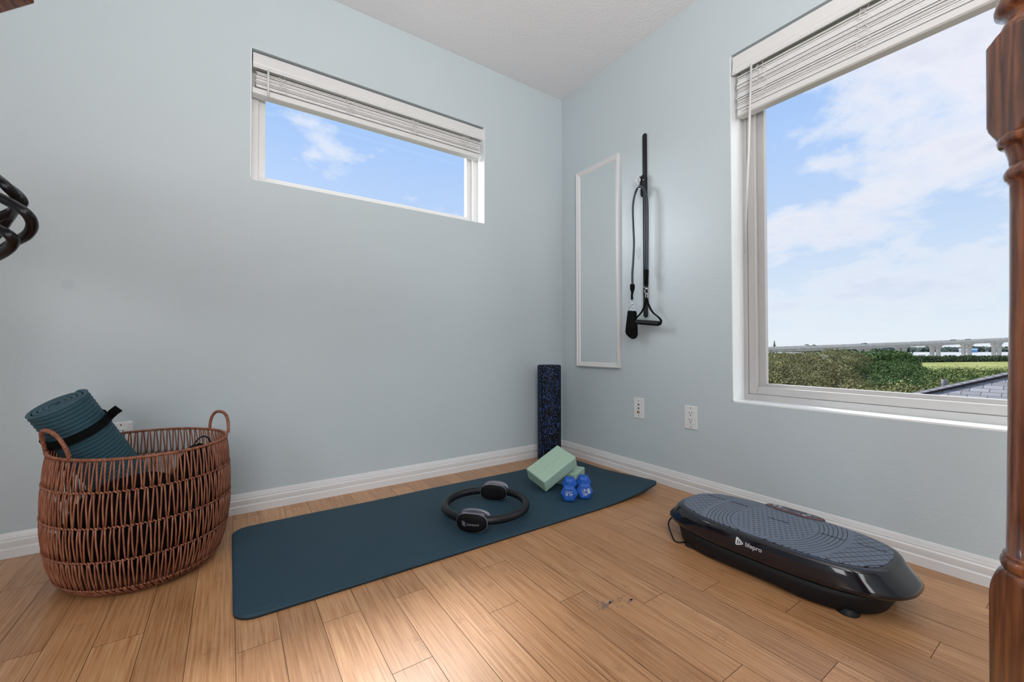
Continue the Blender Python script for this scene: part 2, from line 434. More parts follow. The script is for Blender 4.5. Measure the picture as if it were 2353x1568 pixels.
# painted returns (linings of the window openings)
e = .003
mb = MB()
mb.bb(AX1-e, AX1, .0, .095, AZ0, AZ1); mb.bb(AX0, AX0+e, .0, .095, AZ0, AZ1); mb.bb(AX0, AX1, .0, .095, AZ0, AZ0+e)
tag(mb.build('trim_1', REVEAL), 'return coloured bright as by sky light inside the high window opening', None, None, 'structure')
mb = MB()
mb.bb(.0, .10, BY1-e, BY1, BZ0, BZ1); mb.bb(0, .10, BY0, BY0+e, BZ0, BZ1); mb.bb(0, .10, BY0, BY1, BZ0, BZ0+.006)
tag(mb.build('trim_2', REVEAL), 'return and sill coloured bright as by sky light inside the large window opening', None, None, 'structure')

# baseboards: moulded profile (distance from wall, height)
prof = [(0, 0), (.014, 0), (.014, .030), (.012, .032), (.0105, .034), (.012, .046), (.0125, .056), (.0105, .0585), (.0085, .0605), (.0085, .0665), (.0072, .0685), (.0055, .0755), (.003, .083), (0, .0843)]
def baseboard(name, side, label):
    mb = MB(); R = []
    for t in (0, 1):
        if side == 'left': R.append([Vector((XW if t == 0 else 0, -d, z)) for d, z in prof])
        else: R.append([Vector((-d, 0 if t == 0 else YS, z)) for d, z in prof])
    mb.rings(R, True, True, False)
    return tag(mb.build(name, TRIM), label, None, None, 'structure')
baseboard('baseboard_left', 'left', 'white moulded baseboard under the high window')
baseboard('baseboard_right', 'right', 'white moulded baseboard under mirror and large window')

# ------------------------------------------------------------------ window A (left wall, high)
def ring_frame(mb, ax, lo, hi, z0, z1, w, d0, d1, wb=None, mi=0):
    """rectangular ring, in plane; ax 'x' -> spans x & z with depth along y"""
    wb = w if wb is None else wb
    for (p0, p1, q0, q1) in ((lo, lo+w, z0, z1), (hi-w, hi, z0, z1), (lo+w, hi-w, z0, z0+wb), (lo+w, hi-w, z1-w, z1)):
        if ax == 'x': mb.bb(p0, p1, d0, d1, q0, q1, mi)
        else: mb.bb(d0, d1, p0, p1, q0, q1, mi)
W1 = empty('window_1', (AX0, .09, AZ0), 'narrow horizontal high window with white vinyl frame', None, None, 'structure')
mb = MB(); ring_frame(mb, 'x', AX0, AX1, AZ0+.002, AZ1, .034, .088, .15, .034)
mb.build('window_frame', VINYL_A, W1, bevel=.002)
mb = MB(); ring_frame(mb, 'x', AX0+.034, AX1-.034, AZ0+.034, AZ1-.034, .030, .112, .145, .024)
mb.build('window_sash', VINYL_A, W1, bevel=.002)
MB().bb(AX0+.06, AX1-.06, .128, .132, AZ0+.04, AZ1-.05).build('window_pane', GLASS, W1)
# ------------------------------------------------------------------ window B (right wall, large)
W2 = empty('window_2', (.1, BY1, BZ0), 'large window with white vinyl frame looking out to a bridge', None, None, 'structure')
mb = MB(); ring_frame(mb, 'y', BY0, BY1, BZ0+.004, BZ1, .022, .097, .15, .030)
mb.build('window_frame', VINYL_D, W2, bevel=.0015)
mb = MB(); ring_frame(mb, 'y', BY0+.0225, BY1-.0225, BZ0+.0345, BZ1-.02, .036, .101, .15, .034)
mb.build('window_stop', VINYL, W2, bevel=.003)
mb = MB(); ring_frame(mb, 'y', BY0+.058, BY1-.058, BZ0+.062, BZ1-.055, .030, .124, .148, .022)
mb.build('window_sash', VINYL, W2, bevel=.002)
MB().bb(.134, .138, BY0+.08, BY1-.08, BZ0+.08, BZ1-.08).build('window_pane', GLASS, W2)
# sash latch at the far stile
mb = MB(); pl = at(2306, 812, 1.62)
mb.lathe([(0.0, .0), (.010, .0), (.012, .004), (.010, .012), (.0, .014)], n=20)
mb.xf(Matrix.Translation((.118, -1.985, .715)) @ Matrix.Rotation(-PI/2, 4, 'Y'))
mb.tube(spline([(.108, -1.985, .715), (.106, -1.990, .690), (.110, -1.990, .650)], 6), .006, 8)
mb.build('window_latch', PLASTIC_W, W2)

# ------------------------------------------------------------------ blinds
def ladder_cords(mb, cx, z0, z1, axis, depth, seed, wid=.014):
    r = random.Random(seed); n = 16
    for s in (-1, 1):
        pts = []
        for k in range(n):
            z = z1 + (z0-z1)*k/(n-1)
            off = s*wid/2 + r.uniform(-1, 1)*wid*.38
            dd = depth - abs(r.uniform(.0, .008))
            pts.append((cx+off, dd, z+r.uniform(-.003, .003)) if axis == 'x' else (dd, cx+off, z+r.uniform(-.003, .003)))
        mb.tube(spline(pts, 4), .0009, 5)
    for k in range(6):
        z = z0+(z1-z0)*(k+.5)/6
        a, b = cx-wid*.6, cx+wid*.6
        p = [(a, depth-.003, z+r.uniform(-.004, .004)), ((a+b)/2, depth-.010, z+r.uniform(-.008, .008)), (b, depth-.003, z+r.uniform(-.004, .004))]
        if axis == 'y': p = [(q[1], q[0], q[2]) for q in p]
        mb.tube(spline(p, 5), .0008, 5)
BA = empty('window_blind', (-1.22, .03, 1.875), 'white slatted blind raised over the narrow high window', 'blind')
mb = MB()
R = []
for x in (AX0+.008, AX1-.002):
    R.append([Vector((x, y, z)) for y, z in [(.012, 2.056), (.030, 2.056), (.030, 1.990), (.002, 1.984), (.0, 1.988), (.004, 1.993), (.007, 2.004), (.005, 2.008)]])
mb.rings(R, True, True, False); mb.build('valance', BLIND, BA, bevel=.001)
MB().bb(AX0+.012, AX1-.012, .032, .075, 2.00, 2.055).build('headrail', BLIND, BA)
mb = MB(); r = random.Random(5); z = 1.988
for k in range(13):
    dy = r.uniform(-.004, .004); ty = r.uniform(-.06, .06)
    mb.box((-1.2265+r.uniform(-.003, .003), .045+dy, z-.0055*k-.012), (1.165, .050, .0042), Matrix.Rotation(ty, 3, 'X'))
mb.build('slats', BLIND, BA)
mb = MB()
R = []
for x in (AX0+.006, -.645):
    R.append([Vector((x, .045+y, 1.875+z)) for y, z in [(-.026, .002), (-.020, 0), (.020, 0), (.026, .004), (.026, .022), (-.022, .028), (-.028, .024)]])
mb.rings(R, True, True, False); mb.build('bottom_rail', BLIND, BA, bevel=.0015)
for q, cx in enumerate((-1.705, -1.40, -1.06, -.745)):
    mb = MB(); ladder_cords(mb, cx, 1.905, 1.978, 'x', .018, q, .026); mb.build('ladder_cord', CORD, BA)
mb = MB(); mb.tube([(-1.763, -.004, 1.985), (-1.763, -.003, 1.868)], .0045, 8); mb.build('tilt_wand', BLIND, BA)
mb = MB(); mb.tube([(-1.10, .0145, 1.889), (-1.10, .016, 1.889)], .008, 14); mb.build('rail_plug', PLASTIC_W, BA)

BB = empty('window_blind', (.03, -1.63, 1.78), 'wide white slatted blind raised over the large window', 'blind')
mb = MB(); R = []
for y in (BY1-.012, BY0+.01):
    R.append([Vector((x, y, z)) for x, z in [(.0, 2.052), (.018, 2.058), (.018, 1.975), (-.006, 1.966), (-.009, 1.972), (-.003, 1.980), (-.006, 1.992), (-.003, 1.998)]])
mb.rings(R, True, True, False); mb.build('valance', BLIND, BB, bevel=.001)
MB().bb(.022, .075, BY0+.014, BY1-.02, 1.995, 2.055).build('headrail', BLIND, BB)
mb = MB(); r = random.Random(9)
for k in range(23):
    dx = .010*math.sin(k*.75)*.5 + r.uniform(-.003, .003); ty = r.uniform(-.07, .07)
    mb.box((.040+dx, (BY0+BY1)/2-.006+r.uniform(-.002, .002), 1.958-.0066*k), (.052, BY1-BY0-.038, .0052), Matrix.Rotation(ty, 3, 'Y'))
mb.build('slats', BLIND, BB)
mb = MB(); R = []
for y in (BY1-.024, BY0+.018):
    R.append([Vector((.042+x, y, 1.780+z)) for x, z in [(-.026, .004), (-.018, 0), (.020, 0), (.026, .004), (.026, .024), (-.022, .030), (-.028, .026)]])
mb.rings(R, True, True, False); mb.build('bottom_rail', BLIND, BB, bevel=.0015)
for q, cx in enumerate((-1.305, -1.655, -1.98)):
    mb = MB(); ladder_cords(mb, cx, 1.82, 1.965, 'y', .012, 20+q, .024); mb.build('ladder_cord', CORD, BB)
mb = MB(); mb.tube([(-.012, -1.272, 1.968), (-.011, -1.255, 1.55), (-.011, -1.235, 1.141)], .0048, 8); mb.build('tilt_wand', BLIND, BB)
text_mesh('Levolor', .010, BB, 'printed_label', INK_D, (.0135, -1.232, 1.794), (0, -1, 0), (0, 0, 1), .0004)

# ------------------------------------------------------------------ mirror
MI = empty('wall_mirror', (0, -.339, .598), 'tall narrow mirror in a white moulded frame beside the corner', 'mirror')
y0, y1, z0, z1 = -.519, -.160, .598, 1.868
mb = MB()
pr = [(0, 0), (0, .018), (.006, .020), (.012, .015), (.020, .014), (.026, .010), (.030, .006), (.030, 0)]
R = []
for (cy, cz, sy, sz) in ((y0, z0, 1, 1), (y1, z0, -1, 1), (y1, z1, -1, -1), (y0, z1, 1, -1)):
    R.append([Vector((-h-.001, cy+sy*w, cz+sz*w)) for w, h in pr])
mb.rings(R, False, True, False, 0, True); mb.build('frame', TRIM, MI)
MB().bb(-.007, -.002, y0+.027, y1-.027, z0+.027, z1-.027).build('mirror_glass', MIRROR, MI)

# ------------------------------------------------------------------ outlets
def plate_parts(root, M3, kind):
    """M3 maps local (right, up, out) to world"""
    def P(mb): return mb.xf(M3)
    mb = MB(); mb.box((0, 0, .0025), (.070, .115, .005)); P(mb).build('cover_plate', PLASTIC_W, root, bevel=.0025, segs=2)
    if kind == 'outlet':
        mb = MB(); mb.box((0, 0, .006), (.033, .067, .003)); P(mb).build('receptacle', PLASTIC_W, root, bevel=.0008)
        for s in (1, -1):
            mb = MB()
            cy = .0175*s+.006
            mb.box((-.0065, cy, .0077), (.0022, .0085, .001)); mb.box((.0065, cy, .0077), (.0022, .0070, .001))
            mb.tube([(0, cy-.0115, .0070), (0, cy-.0115, .0080)], .0028, 12)
            P(mb).build('socket_holes', DARKHOLE, root)
        for cy in (.047, -.047): P(MB().tube([(0, cy, .0048), (0, cy, .0056)], .0026, 10)).build('screw', DARKHOLE, root)
    else:
        for cy in (.018, -.002):
            mb = MB()
            mb.add([(-.005, cy+.005, .0056), (.005, cy+.005, .0056), (.004, cy-.002, .0056), (.0, cy-.006, .0056), (-.004, cy-.002, .0056)], [(0, 1, 2, 3, 4)])
            mb.add([(-.005, cy+.005, .0050), (.005, cy+.005, .0050), (.004, cy-.002, .0050), (.0, cy-.006, .0050), (-.004, cy-.002, .0050)], [(0, 4, 3, 2, 1)])
            P(mb).build('phone_jack', DARKHOLE, root)
        for cy in (.040, -.042): P(MB().tube([(0, cy, .0048), (.001, cy, .0056)], .0022, 8)).build('screw', DARKHOLE, root)
        mb = MB(); mb.lathe([(.0075, .005), (.0075, .008), (.0048, .008), (.0048, .013), (.003, .013)], (0, -.022), 16)
        P(mb).build('coaxial_jack', BRASS, root)
def face_right_wall(y, z):   # right -> -y, up -> z, out -> -x
    m = Matrix(((0, 0, -1, 0), (-1, 0, 0, y), (0, 1, 0, z), (0, 0, 0, 1))); return m
def face_left_wall(x, z):    # right -> +x, up -> z, out -> -y
    return Matrix(((1, 0, 0, x), (0, 0, -1, 0), (0, 1, 0, z), (0, 0, 0, 1)))
r_ = empty('wall_plate', (0, -.648, .381), 'white jack plate with a brass coaxial socket, nearer the mirror', 'wall plate'); plate_parts(r_, face_right_wall(-.648, .381), 'jack')
r_ = empty('wall_outlet', (0, -.966, .372), 'white two socket wall outlet between the jack plate and the large window', 'outlet'); plate_parts(r_, face_right_wall(-.966, .372), 'outlet')
r_ = empty('wall_outlet', (-2.243, 0, .379), 'white wall outlet half hidden behind the basket and rolled mat', 'outlet'); plate_parts(r_, face_left_wall(-2.243, .379), 'outlet')

# ------------------------------------------------------------------ anchor rail with carabiner bracket and exercise bands
AR = empty('anchor_rail', (0, -.70, .886), 'long black wall strip with holes carrying a clip bracket', 'wall anchor')
yR = -.700
mb = MB()
n = 10
def pill(zlo, zhi, w, x0, x1, yc):
    o = []
    for k in range(n+1): a = PI*k/n; o.append((yc+w/2*math.cos(a), zhi-w/2+w/2*math.sin(a)))
    for k in range(n+1): a = PI+PI*k/n; o.append((yc+w/2*math.cos(a), zlo+w/2+w/2*math.sin(a)))
    return [[Vector((x0, y, z)) for y, z in o], [Vector((x1, y, z)) for y, z in o]]
mb.rings(pill(.886, 1.908, .025, -.010, -.001, yR), True, True, False)
mb.build('strip', RUBBER, AR, bevel=.0015)
for z in [1.908-.045-.055*k for k in range(5)]: MB().tube([(-.0095, yR, z), (-.0105, yR, z)], .0026, 10).build('hole', DARKHOLE, AR)
mb = MB(); mb.rings(pill(1.548, 1.672, .034, -.030, -.010, yR-.004), True, True, False); mb.build('slide_bracket', BLACK_MATTE, AR, bevel=.003)
mb = MB(); mb.box((-.038, yR+.016, 1.640), (.014, .020, .050)); mb.build('clip_mount', CHROME, AR, bevel=.003)
mb = MB(); mb.tube([(-.0305, yR-.010, 1.640), (-.032, yR-.010, 1.640)], .003, 10); mb.build('screw', CHROME, AR)
def hx(u, v, X):
    d = FW + RT*((u-1176.5)/F_PX) - UP*((v-784)/F_PX); return CAM + d*((X-CAM.x)/d.x)
mb = MB(); mb.tube(spline([hx(u, v, -.056) for u, v in [(1470.5, 417), (1471, 412), (1468.5, 407.5), (1465, 406.5), (1461.8, 410), (1461.2, 418), (1462.4, 425), (1465.5, 431), (1469.7, 434), (1473, 432.5)]], 5), .0026, 8); mb.build('carabiner', CHROME, AR)

EB = empty('resistance_band', (-.06, -.70, .78), 'dark navy tube exercise band with ankle cuff and grip hung from wall clip', 'exercise band')
X = -.055
left = spline([hx(u, v, X) for u, v in [(1474, 428), (1464, 434), (1457, 455), (1454, 480), (1455, 520), (1456.5, 560), (1455, 600), (1453, 630), (1453.5, 658)]], 6)
right = spline([hx(u, v, X) for u, v in [(1474, 428), (1480, 433), (1485, 448), (1487.5, 470), (1488, 520), (1487.5, 580), (1487, 626)]], 6)
right2 = spline([hx(u, v, X+.006) for u, v in [(1478, 430), (1482, 455), (1483, 480), (1482.8, 540), (1482.8, 626)]], 6)
mb = MB(); mb.tube(left[::-1]+right[1:], .0060, 10); mb.tube(right2, .0056, 10)
mb.build('tube', TUBE, EB)
def cuffpts(lst): return [hx(u, v, X) for u, v in lst]
mb = MB(); mb.tube(cuffpts([(1453.5, 653), (1453, 656), (1453, 665), (1453, 672), (1452, 680), (1452.5, 689)]), [.010, .0135, .0125, .007, .0060, .0062], 12); mb.build('end_cuff', WEB, EB)
mb = MB(); mb.tube(cuffpts([(1485, 620), (1485, 624), (1485, 638), (1485, 640), (1485, 656)]), [.0115, .0130, .0110, .0105, .0105], 12, flat=None); mb.build('end_cuff', WEB, EB)
def ring_px(uc, vc, ru, rv, r, part=(0, 2*PI), nn=20):
    return [hx(uc+ru*math.cos(part[0]+(part[1]-part[0])*k/nn), vc-rv*math.sin(part[0]+(part[1]-part[0])*k/nn), X) for k in range(nn+1)]
mb = MB()
mb.tube(ring_px(1485, 657, 6.2, 5, 0, (PI, 2*PI)), .0010, 6); mb.tube(ring_px(1485.5, 669, 4, 6.5, 0), .0016, 6)
mb.tube([hx(1485, 662, X), hx(1485.5, 665, X)], .0022, 6); mb.tube(ring_px(1485.5, 680, 2.2, 5.5, 0), .0018, 6)
mb.build('swivel_clip', CHROME, EB)
mb = MB()
mb.tube(ring_px(1452.5, 690, 3.2, 3.5, 0, (PI, 2*PI)), .0010, 6); mb.tube([hx(1452, 693, X), hx(1452.4, 703, X)], .0020, 6); mb.tube(ring_px(1452.6, 698, 1.8, 3.5, 0), .0014, 6)
mb.build('swivel_clip', CHROME, EB)
mb = MB()
mb.tube(ring_px(1453, 713, 9, 9.5, 0, (-.15, PI+.15)), .0013, 6); mb.tube([hx(1443.5, 714.5, X), hx(1462.5, 714.5, X)], .0013, 6)
mb.build('ring', CHROME, EB)
# ankle strap: folded web loop
mb = MB()
mb.add([hx(1444.5, 715, X), hx(1460.5, 715, X), hx(1461.5, 735, X-.004), hx(1463, 752, X-.004), hx(1463.5, 770, X), hx(1460, 777.5, X), hx(1455, 779.5, X+.002), hx(1448, 775, X+.004), hx(1440.5, 768, X), hx(1439, 762, X-.004), hx(1441.5, 740, X-.004)],
       [(0, 1, 2, 10), (10, 2, 3, 9), (9, 3, 4, 8), (8, 4, 5, 7), (7, 5, 6)])
o_ = mb.build('ankle_strap', WEB, EB); sm = o_.modifiers.new('thick', 'SOLIDIFY'); sm.thickness = .022; sm.offset = 0
bv = o_.modifiers.new('bevel', 'BEVEL'); bv.width = .004; bv.segments = 3
# triangular strap + foam grip
mb = MB()
g0, g1 = hx(1461, 740, X), hx(1514, 744, X)
mb.ribbon(spline([hx(1486, 684, X), hx(1481, 703, X), hx(1474, 718, X), hx(1461, 732, X), hx(1457, 739, X)], 5), (1, 0, .0), .014, .0022)
mb.ribbon(spline([hx(1486, 684, X), hx(1490, 700, X), hx(1500, 718, X), hx(1514, 730, X), hx(1519, 738, X), hx(1516, 747, X)], 5), (1, 0, .0), .016, .0030)
mb.build('grip_strap', WEB, EB)
mb = MB(); mb.tube([g0, g0+(g1-g0)*.03, g0+(g1-g0)*.97, g1], [.0125, .0135, .0135, .0125], 16); mb.build('grip', BLACK_MATTE, EB)

# ------------------------------------------------------------------ yoga mat on floor
def make_mat():
    x0, x1, y0, y1 = -1.888, -.088, -.863, -.203
    NX, NY = 120, 44; T = .011
    def top(x, y):
        z = T
        # near right corner curls up and the right edge lifts a little
        tx = max(0, (x-(-.62))/.52); ty = max(0, (-.44-y)/.42)
        z += .040*(min(tx, 1)**2.2)*(min(ty, 1)**1.4)
        z += .0012*math.sin(x*9+1)*math.sin(y*7)
        return z
    R = .055
    def clampc(x, y):
        # rounded corners (left pair)
        for cx, cy, sx, sy in ((x0+R, y0+R, -1, -1), (x0+R, y1-R, -1, 1), (x1-R*.5, y0+R*.5, 1, -1), (x1-R*.5, y1-R*.5, 1, 1)):
            rr = R if sx < 0 else R*.5
            if (x-cx)*sx > 0 and (y-cy)*sy > 0:
                dx, dy = abs(x-cx)/rr, abs(y-cy)/rr; m_ = max(dx, dy); l = math.hypot(dx, dy)
                if l > 0: x, y = cx+sx*dx*m_/l*rr, cy+sy*dy*m_/l*rr
        return x, y
    def grid(n, a, b, e_):
        L = [a+(b-a)*k/n for k in range(n+1)]
        L[1] = a+e_; L[-2] = b-e_; return L
    xs = grid(NX, x0, x1, .004); ys = grid(NY, y0, y1, .004)
    xs.insert(2, x0+.01); xs.insert(3, x0+.025); xs.insert(4, x0+.04); 
    xs = sorted(set(xs)); ys = sorted(set(ys+[y0+.01, y0+.025, y0+.04, y1-.01, y1-.025, y1-.04]))
    mb = MB(); vt = []; nx, ny = len(xs), len(ys)
    for i, x in enumerate(xs):
        for j, y in enumerate(ys):
            X_, Y_ = clampc(x, y); z = top(x, y)
            if i in (0, nx-1) or j in (0, ny-1): z -= .0025
            X_ -= .034*(min(max(0, (x+.30)/.21), 1)**2)*(min(max(0, (-.60-y)/.26), 1)**1.5); vt.append(Vector((X_, Y_, z)))
    vb = [Vector((v.x, v.y, max(.0004, v.z-T+(.0025 if (k // ny) in (0, nx-1) or (k % ny) in (0, ny-1) else 0)))) for k, v in enumerate(vt)]
    fs = []; mi = []
    for i in range(nx-1):
        for j in range(ny-1): fs.append((i*ny+j, (i+1)*ny+j, (i+1)*ny+j+1, i*ny+j+1))
    mb.add(vt, fs, True, 0)
    mb.add(vb, [f[::-1] for f in fs], True, 1)
    o_ = nx*ny; border = [i*ny for i in range(nx)] + [(nx-1)*ny+j for j in range(1, ny)] + [i*ny+ny-1 for i in range(nx-2, -1, -1)] + [j for j in range(ny-2, 0, -1)]
    for k in range(len(border)):
        a, b = border[k], border[(k+1) % len(border)]
        mb.f.append([a, a+o_, b+o_, b]); mb.sm.append(True); mb.mi.append(1)
    ob = mb.build('yoga_mat', [MATG, MAT_EDGE])
    return tag(ob, 'long dark teal ribbed yoga mat unrolled flat on the floor', 'yoga mat')
make_mat()
MT = .0115   # mat top

# ------------------------------------------------------------------ foam roller in the corner
FR = empty('foam_roller', (-.220, -.126, 0), 'tall black foam roller with blue speckles standing in the corner', 'foam roller')
mb = MB(); rr = .0745
mb.lathe([(.0001, .001), (rr-.004, .001), (rr, .005), (rr, .15), (rr, .3), (rr, .45), (rr, .600), (rr-.002, .606), (rr-.006, .609), (.0001, .609)], (0, 0), 64, cap=False)
mb.xf(Matrix.Translation((-.220, -.126, 0)))
ob = mb.build('body', SPECK, FR, loc=(-.220, -.126, 0))

# ------------------------------------------------------------------ foam blocks
def block(name, basis, dims, label, lettering=True):
    """basis: 4x4 world matrix"""
    root = empty(name, basis.translation, label, 'yoga block', 'sage green foam blocks on the mat')
    L, W, T = dims
    ob = MB().box((0, 0, 0), dims).xf(basis).build('block_body', FOAM_G, root, bevel=.006, segs=2)
    if lettering:
        mb = MB(); r = random.Random(8)
        for k in range(15):
            if k == 7: continue
            h_ = r.uniform(.005, .008); mb.box((-.052+k*.0074, -.004, T/2), (.0042*r.uniform(.6, 1.2), h_, .0006))
        mb.xf(basis).build('embossed_marks', simple('embossed_sage', (.27, .39, .31), .8), root)
    return root
s = .975
def sc_(p): return CAM + (Vector(p)-CAM)*s
D_, A_, C_, B_ = sc_((-.629, -.431, .092)), sc_((-.421, -.439, .189)), sc_((-.616, -.565, .054)), sc_((-.409, -.573, .151))
C2 = sc_((-.587, -.546, -.006))
ux = (B_-C_).normalized(); uy = (D_-C_); uy = (uy-ux*uy.dot(ux)).normalized(); uz = ux.cross(uy)
dims = ((B_-C_).length, (D_-C_).length, (C_-C2).length)
ctr = (B_+D_)/2 - uz*dims[2]/2
bs = Matrix((ux, uy, uz)).transposed().to_4x4(); bs.translation = ctr + Vector((0, 0, .002))
block('yoga_block', bs, dims, 'sage green foam block tilted on top of the other block')
# second block lies flat, corner at (-.44,-.61) and (-.313,-.54)
q1, q2 = Vector((-.444, -.608, 0)), Vector((-.316, -.545, 0))
vx = (q2-q1).normalized(); vy = Vector((-vx.y, vx.x, 0))
dd = (.137, .223, .068)
bs2 = Matrix((vx, vy, Vector((0, 0, 1)))).transposed().to_4x4()
bs2.translation = q1 + vx*dd[0]/2 + vy*dd[1]/2 + Vector((0, 0, MT+.034+.0005))
block('yoga_block', bs2, dd, 'sage green foam block lying flat underneath, behind the blue dumbbells', False)

# ------------------------------------------------------------------ dumbbells
def dumbbell(near, far, roll, label, txt_rot, sticker):
    near, far = Vector(near), Vector(far)
    root = empty('dumbbell', ((near+far)/2).to_tuple(), label, 'dumbbell', 'blue four pound dumbbells')
    ax = (near-far).normalized(); side = Vector((0, 0, 1)).cross(ax).normalized(); up = ax.cross(side)
    R0 = .0395
    def hexr(c, r_, rl=roll): return [c + (side*math.cos(rl+PI/3*k)+up*math.sin(rl+PI/3*k))*r_ for k in range(6)]
    def head(nm, c, sg):
        mb = MB(); prof = [(-.026, .020), (-.020, .033), (-.010, R0), (.012, R0), (.019, .0345), (.0205, .028)]
        mb.rings([hexr(c+ax*sg*t, r_) for t, r_ in prof], True, True, False)
        return mb.build(nm, BLUE, root, bevel=.0035, segs=3)
    h1 = head('head', near, 1); head('head', far, -1)
    mb = MB(); L = (near-far).length
    mb.tube([far+ax*L*t for t in (.12, .22, .35, .5, .65, .78, .88)], [.026, .018, .0142, .0135, .0142, .018, .026], 20); mb.build('handle', BLUE, root)
    c = near+ax*.0211
    X_ = side*math.cos(txt_rot)+up*math.sin(txt_rot); Y_ = -side*math.sin(txt_rot)+up*math.cos(txt_rot)
    off = Y_*(-.008) if sticker else Y_*(-.002)
    if sticker: off = off*-0.2 + X_*.0
    text_mesh('4LB', .0215, root, 'weight_lettering', INK, c+off, X_, Y_, .0005)
    mb = MB(); cc = c+off-Y_*.0115
    mb.add([cc-X_*.018-Y_*.0007, cc+X_*.018-Y_*.0007, cc+X_*.018+Y_*.0007, cc-X_*.018+Y_*.0007], [(0, 1, 2, 3)]); mb.build('underline', INK, root)
    if sticker:
        mb = MB(); c3 = c+Y_*.0195-X_*.002
        mb.box((0, 0, 0), (.022, .012, .0006)); mt = Matrix((X_, Y_, ax)).transposed().to_4x4(); mt.translation = c3; mb.xf(mt); st = mb.build('barcode_sticker', simple('sticker_white', (.62, .6, .62), .5), root)
        mb = MB()
        for k in range(9): mb.box((-.0085+k*.002, 0, .0005), (.0008, .008, .0003))
        mb.xf(mt); mb.build('barcode_bars', INK_D, root)
zc = MT+.0358
dumbbell((-.598, -.728, zc), (-.512, -.634, zc), 0, 'blue hex dumbbell nearer the ring, weight printed upside down', PI, False)
dumbbell((-.517, -.745, zc), (-.434, -.652, zc), 0, 'blue hex dumbbell with white barcode sticker on its end', -PI*.42, True)

# ------------------------------------------------------------------ pilates ring
RC = Vector((-.985, -.626, .049))
PR = empty('pilates_ring', (-.985, -.626, MT), 'black pilates ring with two padded handles lying on the mat', 'pilates ring')
mb = MB(); Rr = .1725
mb.tube([RC+Vector((Rr*math.cos(a), Rr*math.sin(a), 0)) for a in [2*PI*k/96 for k in range(96)]], .0165, 18, closed=True)
mb.build('ring', simple('black_foam_tube', (.006, .006, .009), .42, nscale=300, bs=.1, spec=.35), PR)
for ang in (math.radians(223), math.radians(45)):
    rad = Vector((math.cos(ang), math.sin(ang), 0)); tan = Vector((-rad.y, rad.x, 0)); zz = Vector((0, 0, 1))
    base = RC + rad*Rr
    hd = None
    for sg in (1, -1):
        c0 = base + rad*sg*.0225
        def ovalring(off, sx, sz, nn=40, e_=2.6):
            o = []
            for k in range(nn):
                a = 2*PI*k/nn; ca, sa = math.cos(a), math.sin(a)
                xx = sx*math.copysign(abs(ca)**(2/e_), ca); z_ = sz*math.copysign(abs(sa)**(2/e_), sa)
                bend = -(xx*xx)/(2*(Rr+sg*.02))*(1.0 if sg > 0 else .3)
                o.append(c0 + tan*xx + zz*z_ + rad*(sg*off+bend))
            return o
        mb = MB(); mb.rings([ovalring(-.004, .0570, .0315), ovalring(.002, .0622, .0352), ovalring(.0068, .0625, .0354)], True)
        mb.build('pad_trim', GREY_TRIM, PR)
        mb = MB(); mb.rings([ovalring(.0055, .0615, .0345), ovalring(.010, .0600, .0335), ovalring(.0130, .056, .030), ovalring(.0150, .046, .024), ovalring(.0157, .034, .017), ovalring(.0160, .020, .010), ovalring(.0161, .006, .003)], True)
        pad = mb.build('pad', simple('pad_black', (.004, .004, .005), .6, spec=.15), PR)
        if sg == 1 and ang > 3:
            o0 = c0 + rad*.0158
            # the two-bracket emblem
            mb = MB()
            def E(x, z): 
                return c0 + tan*x + zz*z + rad*(.0162 - (x*x)/(2*.19))
            for pts in ([(-.037, .0085), (-.034, .0065), (-.031, -.006), (-.027, -.0085), (-.019, -.0085)], [(-.018, -.0085), (-.021, -.006), (-.023, .0065), (-.027, .0085), (-.033, .0085)],
                        [(-.0315, .003), (-.0295, .0045), (-.0255, .0045), (-.0245, .002), (-.0235, -.004), (-.0285, -.0045), (-.0305, -.001)], [(-.0295, .001), (-.0265, .0015), (-.026, -.002), (-.0287, -.0015), (-.0295, .001)]):
                mb.tube([E(a, b) for a, b in pts], .0007, 4)
            mb.build('emblem', INK_D, PR)
            text_mesh('Lionscool', .0125, PR, 'lettering', INK_D, E(.010, -.001), tan-rad*.03, zz, .0006)
    mb = MB(); mb.rings([[base+tan*sx*.05+rad*a+zz*b for a, b in [(-.016, .0), (-.016, .020), (-.010, .026), (.010, .026), (.016, .020), (.016, 0), (.016, -.02), (.01, -.026), (-.01, -.026), (-.016, -.02)]] for sx in (-.9, -.7, 0, .7, .9)], True, True, False)
    mb.build('handle_bridge', GREY_TRIM, PR, bevel=.003)

# ------------------------------------------------------------------ basket
BK = empty('wicker_basket', (-2.132, -.33, 0), 'oval brown open weave wicker basket with two loop handles', 'basket')
bc = Vector((-2.132, -.33, 0)); ba, bb_, bph = .218, .252, .415; bh = .408
PZ = [(0, .74), (.04, .865), (.09, .935), (.2, .99), (.32, 1.03), (.5, 1.055), (.75, 1.045), (1, 1.0)]
def bscale(t):
    for (z0_, s0), (z1_, s1) in zip(PZ, PZ[1:]):
        if t <= z1_: return s0+(s1-s0)*(t-z0_)/(z1_-z0_)
    return PZ[-1][1]
def bpt(a, z, off=0):
    s_ = bscale(max(0, min(1, z/bh)))
    x = (ba*s_+off)*math.cos(a); y = (bb_*s_+off)*math.sin(a)
    return bc + Vector((x*math.cos(bph)-y*math.sin(bph), x*math.sin(bph)+y*math.cos(bph), z))
NN = 76; levels = [.005, .036, .125, .222, .320, bh]
rb = random.Random(11)
mbw = MB()
